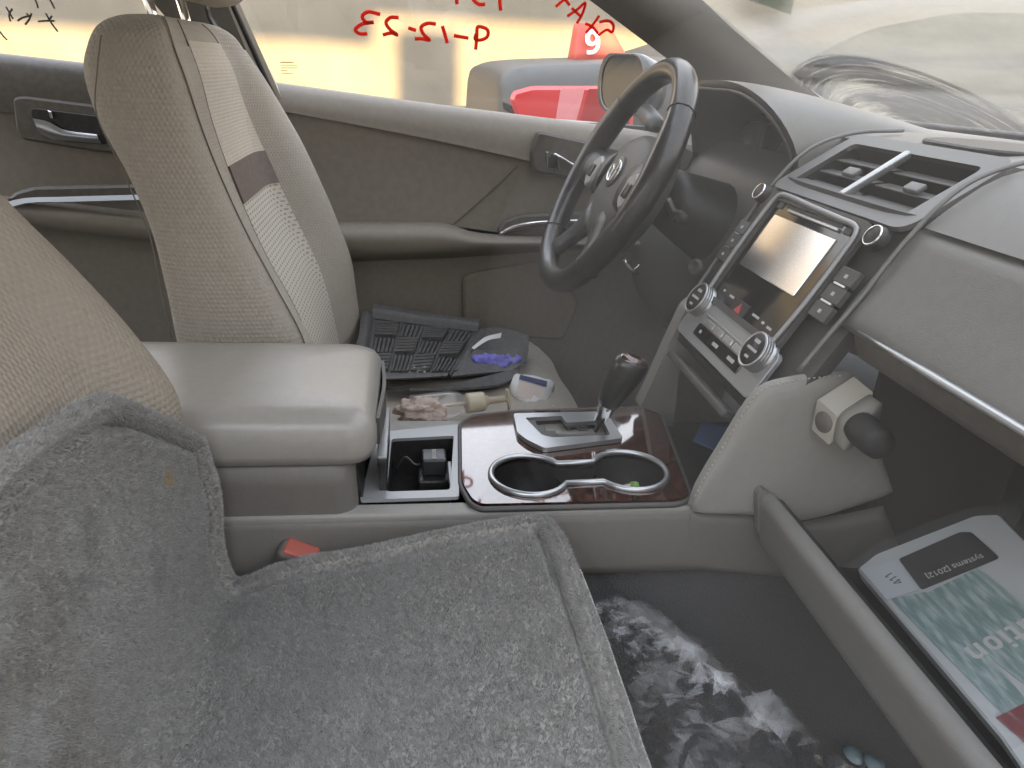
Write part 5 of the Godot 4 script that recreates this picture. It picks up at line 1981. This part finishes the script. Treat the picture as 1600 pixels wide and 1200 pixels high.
func small_things():
	# black plug-in adapter in the tray
	var a := thing("charger", "small black square charger with white lettering in the console tray", "charger")
	var y := CY
	var c := py(678, 722, y - .012)
	var st := mk()
	rbox(st, Transform3D(Basis(Vector3.UP, .02), c), Vector3(.029, .022, .030), .003, 3)
	part(a, "body", st, mat(Color(.035, .036, .038), .35))
	text_on(a, "lettering", "NOVAR", c + Vector3(0, .0113, 0), Vector3(0, 0, 1), Vector3(0, 1, 0), .0055, M.print)
	st = mk()
	var lead := spl([c + Vector3(-.014, -.004, -.004), c + Vector3(-.022, -.002, .002), c + Vector3(-.034, .004, -.006), c + Vector3(-.045, -.012, -.010)], 14)
	tube(st, lead, .0013, 6)
	part(a, "lead", st, mat(Color(.06, .06, .06), .3))
	st = mk()
	rbox(st, Transform3D(Basis(), c + Vector3(.0, -.018, .004)), Vector3(.038, .012, .042), .003, 2)
	part(a, "socket", st, M.black)
	rebase(a, c + Vector3(0, -.024, 0))
	# green-tipped foam earplug on a cord in the front cup
	var e := thing("earplug", "green and cream foam earplug on a thin cord in the front cup holder", "earplug")
	st = mk()
	var p0 := py(973, 764, CY - .008)
	var p1 := py(999, 760, CY - .004)
	var ax := p1 - p0
	lathe(st, [[.0, .0], [.0045, .001], [.005, ax.length() * .5]], p0, ax, 16)
	part(e, "stem", st, mat(Color(.50, .45, .30), .7))
	st = mk()
	lathe(st, [[.005, ax.length() * .48], [.0068, ax.length() * .52], [.0068, ax.length() * .8], [.005, ax.length() * .98], [.0, ax.length()]], p0, ax, 20)
	part(e, "tip", st, mat(Color(.16, .33, .07), .8, 0, {"height": T.fuzz, "depth": .05, "scale": 40.0}))
	st = mk()
	tube(st, spl([p0, py(962, 757, CY - .004), py(956, 764, CY - .01), py(964, 767, CY - .012)], 12), .0006, 5)
	part(e, "cord", st, mat(Color(.5, .46, .35), .7))
	rebase(e, p0)
	# blue card in the cubby under the stack
	st = mk()
	prism(st, pys([[1083, 690], [1098, 660], [1148, 672], [1120, 706]], CY + .002), Vector3(0, .002, 0))
	single("blue_card", "dark blue card lying in the cubby under the centre stack", "card", st, mat(Color(.05, .09, .19), .5))
	# clear plastic bag in the passenger footwell
	var f := FastNoiseLite.new()
	f.seed = 41
	f.frequency = 7.0
	f.fractal_octaves = 1
	f.noise_type = FastNoiseLite.TYPE_CELLULAR
	f.cellular_return_type = FastNoiseLite.RETURN_DISTANCE2_SUB
	var f2 := FastNoiseLite.new()
	f2.seed = 43
	f2.frequency = 6.0
	f2.fractal_octaves = 1
	var R := [
		pzs([[905, 960, .17], [945, 945, .17], [962, 934, .17], [985, 945, .17]], 0),
		pzs([[915, 1000, .19], [960, 975, .20], [1010, 965, .19], [1045, 985, .17]], 0),
		pzs([[930, 1050, .22], [985, 1030, .25], [1060, 1015, .24], [1110, 1040, .20]], 0),
		pzs([[950, 1120, .26], [1010, 1075, .30], [1110, 1065, .30], [1190, 1090, .24]], 0),
		pzs([[970, 1200, .30], [1050, 1130, .34], [1170, 1120, .33], [1260, 1145, .27]], 0),
		pzs([[990, 1300, .33], [1100, 1200, .37], [1230, 1180, .36], [1320, 1200, .30]], 0),
		pzs([[1000, 1400, .36], [1120, 1320, .40], [1260, 1290, .38], [1360, 1290, .33]], 0),
	]
	var G := rows(R, 40, 52)
	for i in G.size():
		for j in G[0].size():
			var p: Vector3 = G[i][j]
			# long folds that run down the bag, with a few sharp creases across them
			var q := Vector3(p.x + p.z, p.y * .4, p.z - p.x * .3)
			G[i][j] = p - gnorm(G, i, j) * (.020 * absf(f2.get_noise_3dv(q * 1.1)) + .009 * absf(f2.get_noise_3dv(q * 2.7 + Vector3(3, 3, 3))) + rng.randf_range(-.0022, .0022))
	st = mk()
	sheet(st, G, -1)
	var bag := thing("plastic_bag", "crumpled clear plastic bag in the passenger footwell", "plastic bag")
	part(bag, "film", st, mat(Color(.55, .56, .57), .12, 0, {"alpha": .035, "spec": .40}))
	rebase(bag, Vector3(.45, .08, .28))
	# bottle caps on the carpet
	for q in [[1366, 1194, "pale blue bottle cap lying apart from the plastic bag"], [1334, 1180, "pale blue bottle cap against the plastic bag"]]:
		st = mk()
		var c0 := py(q[0], q[1], .09)
		lathe(st, [[.0, .004], [.011, .004], [.013, .0]], c0, Vector3(.2, 1, .1), 20)
		var o := single("bottle_cap", q[2], "cap", st, mat(Color(.25, .33, .36), .4))
		o.set_meta("group", "bottle caps in the footwell")
	# green sticker at the top of the windshield
	st = mk()
	var sp0 := Vector3(.70, .967, 0)
	var sn := Vector3(.514, .857, 0).normalized()
	var s := pns([[1168, -2], [1236, 22], [1250, -40], [1180, -60]], sp0, sn)
	prism(st, s, -sn * .001)
	single("windshield_sticker", "dark green sticker high on the windshield", "sticker", st, mat(Color(.06, .16, .10), .6))

func neighbours():
	# the silver car parked alongside
	var t := thing("parked_car", "silver sedan with a large red tail light parked alongside", "car")
	var z := -1.80
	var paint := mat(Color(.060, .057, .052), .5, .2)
	# body: slices across the car from the tail forward; deck height and the way the tail rounds off
	var secs := []
	for q in [[.392, .55, .70, .10], [.398, .30, .80, .06], [.43, .05, .838, .02], [.52, .0, .856, .0], [.70, .0, .872, .0], [1.0, .0, .895, .0], [1.4, .0, .905, .0], [2.2, -.01, .90, .0], [3.2, -.01, .87, .0], [3.8, .0, .80, .0], [4.5, .03, .74, .0], [4.95, .10, .62, .03], [5.05, .30, .45, .08]]:
		var x: float = q[0]
		var y: float = q[2]
		var lo: float = q[1] if q[1] > .06 else -.05
		var k: float = q[3]
		var h := []
		for w in [[.76, lo], [.86, lo + .02], [.885 , .30], [.875, y - .20], [.865, y - .09], [.835, y - .035], [.77, y - .008], [.55, y + .004], [.25, y + .012]]:
			h.append(Vector3(x, maxf(w[1], lo), -2.66 + (w[0] - k * 1.2)))
		var ring := h.duplicate()
		for e in range(h.size() - 1, -1, -1): ring.append(Vector3(x, h[e].y, -2.66 - (h[e].z + 2.66)))
		secs.append(ring)
	var cols := []
	for c in secs[0].size():
		var l := []
		for r in secs: l.append(r[c])
		cols.append(spi(l, 80))
	var rr := []
	for k in 80:
		var r := []
		for c in cols: r.append(c[k])
		r = spl(r + [r[0]], 61)
		r.pop_back()
		rr.append(r)
	var st := mk()
	loft(st, rr)
	part(t, "body", st, paint)
	# greenhouse: roof and pillars over dark glass
	st = mk()
	secs = []
	for q in [[1.02, .89, .74], [1.25, .97, .70], [1.55, 1.08, .66], [1.9, 1.16, .62], [2.4, 1.20, .60], [2.9, 1.18, .61], [3.3, 1.06, .66], [3.75, .86, .74]]:
		var x: float = q[0]
		var ring := []
		for w in [[1.0, .0], [.985, .3], [.96, .7], [.93, .88], [.85, .97], [.5, 1.0], [-.5, 1.0], [-.85, .97], [-.93, .88], [-.96, .7], [-.985, .3], [-1.0, .0]]:
			ring.append(Vector3(x, lerpf(.86, q[1], w[1]), -2.66 + w[0] * lerpf(.86, q[2], w[1])))
		secs.append(ring)
	loft(st, secs)
	part(t, "greenhouse", st, paint)
	st = mk()
	var gw := []
	for q in [[1.42, .905], [1.70, 1.03], [2.05, 1.105], [2.5, 1.13], [2.95, 1.09], [3.35, .93], [3.3, .885], [2.3, .905]]:
		gw.append(Vector3(q[0], q[1], -2.66 + lerpf(.872, .665, clampf((q[1] - .86) / .30, 0, 1))))
	var gc := Vector3.ZERO
	for q in gw: gc += q
	gc /= gw.size()
	var gs := rpoly(gw, .05, 4)
	for k in gs.size(): tri(st, gs[k], gs[(k + 1) % gs.size()], gc)
	part(t, "side_window", st, mat(Color(.02, .022, .023), .10, 0, {"spec": .25}))
	st = mk()
	var tl := rpoly(pzs([[795, 156], [800, 142], [830, 134], [955, 134], [990, 140], [985, 215], [880, 205], [806, 185]], z), .012)
	prism(st, tl, Vector3(0, 0, .030), .012)
	var lens := part(t, "tail_light", st, mat(Color(.50, .03, .03), .08, 0, {"coat": 1.0}))
	st = mk()
	prism(st, pzs([[876, 139], [914, 138], [896, 205], [866, 200]], z + .0305), Vector3(0, 0, .001))
	part(lens, "reverse_lens", st, mat(Color(.60, .22, .22), .1))
	st = mk()
	prism(st, pzs([[920, 139], [956, 139], [985, 146], [981, 212], [902, 205]], z + .0305), Vector3(0, 0, .001))
	part(lens, "dark_lens", st, mat(Color(.30, .02, .02), .1))
	st = mk()
	prism(st, rpoly(pzs([[784, 158], [794, 162], [806, 172], [800, 178], [786, 170]], z + .002), .003), Vector3(0, 0, .01), .003)
	part(t, "bumper_edge", st, M.black)
	for x in [1.25, 4.15]:
		st = mk()
		lathe(st, [[.0, .02], [.20, .02], [.22, .0], [.31, .0], [.33, -.03], [.33, -.2], [.0, -.2]], Vector3(x, .01, z + .0), Vector3(0, 0, 1), 40)
		part(t, "wheel", st, M.black)
	rebase(t, Vector3(2.6, -.32, -2.6))
	# red numbered marker standing on its boot lid
	var m := thing("numbered_marker", "red plastic marker block with a white number 9 on the silver car", "marker")
	var zz := -2.15
	var a := pzs([[897, 96], [984, 92], [957, 36], [906, 35]], zz)
	st = mk()
	var d := .16
	var ctr: Vector3 = (a[0] + a[1]) / 2 + Vector3(0, 0, -d / 2)
	var rg := []
	for k in 5:
		var f := k / 4.0
		var l: Vector3 = a[0].lerp(a[3], f)
		var r: Vector3 = a[1].lerp(a[2], f)
		var hd := lerpf(d, d * .62, f) / 2
		rg.append(rpoly([Vector3(l.x, l.y, zz - d / 2 + hd), Vector3(r.x, r.y, zz - d / 2 + hd), Vector3(r.x, r.y, zz - d / 2 - hd), Vector3(l.x, l.y, zz - d / 2 - hd)], .02, 3))
	loft(st, rg)
	var rd := mat(Color(.52, .075, .045), .5)
	part(m, "block", st, rd)
	st = mk()
	rbox(st, Transform3D(Basis(Vector3(0, 0, 1), .08), ctr + Vector3(.0, -.004, 0)), Vector3(.265, .016, .20), .007, 2)
	part(m, "flange", st, rd)
	var nn := Vector3(0, (a[2] - a[1]).y * 0 + .2, 1).normalized()
	text_on(m, "number", "9", pz(926, 67, zz + .008), Vector3(1, .06, 0), Vector3(0, .22, 1).normalized(), .085, M.white, 0.0, true)
	rebase(m, ctr + Vector3(0, -.012, 0))
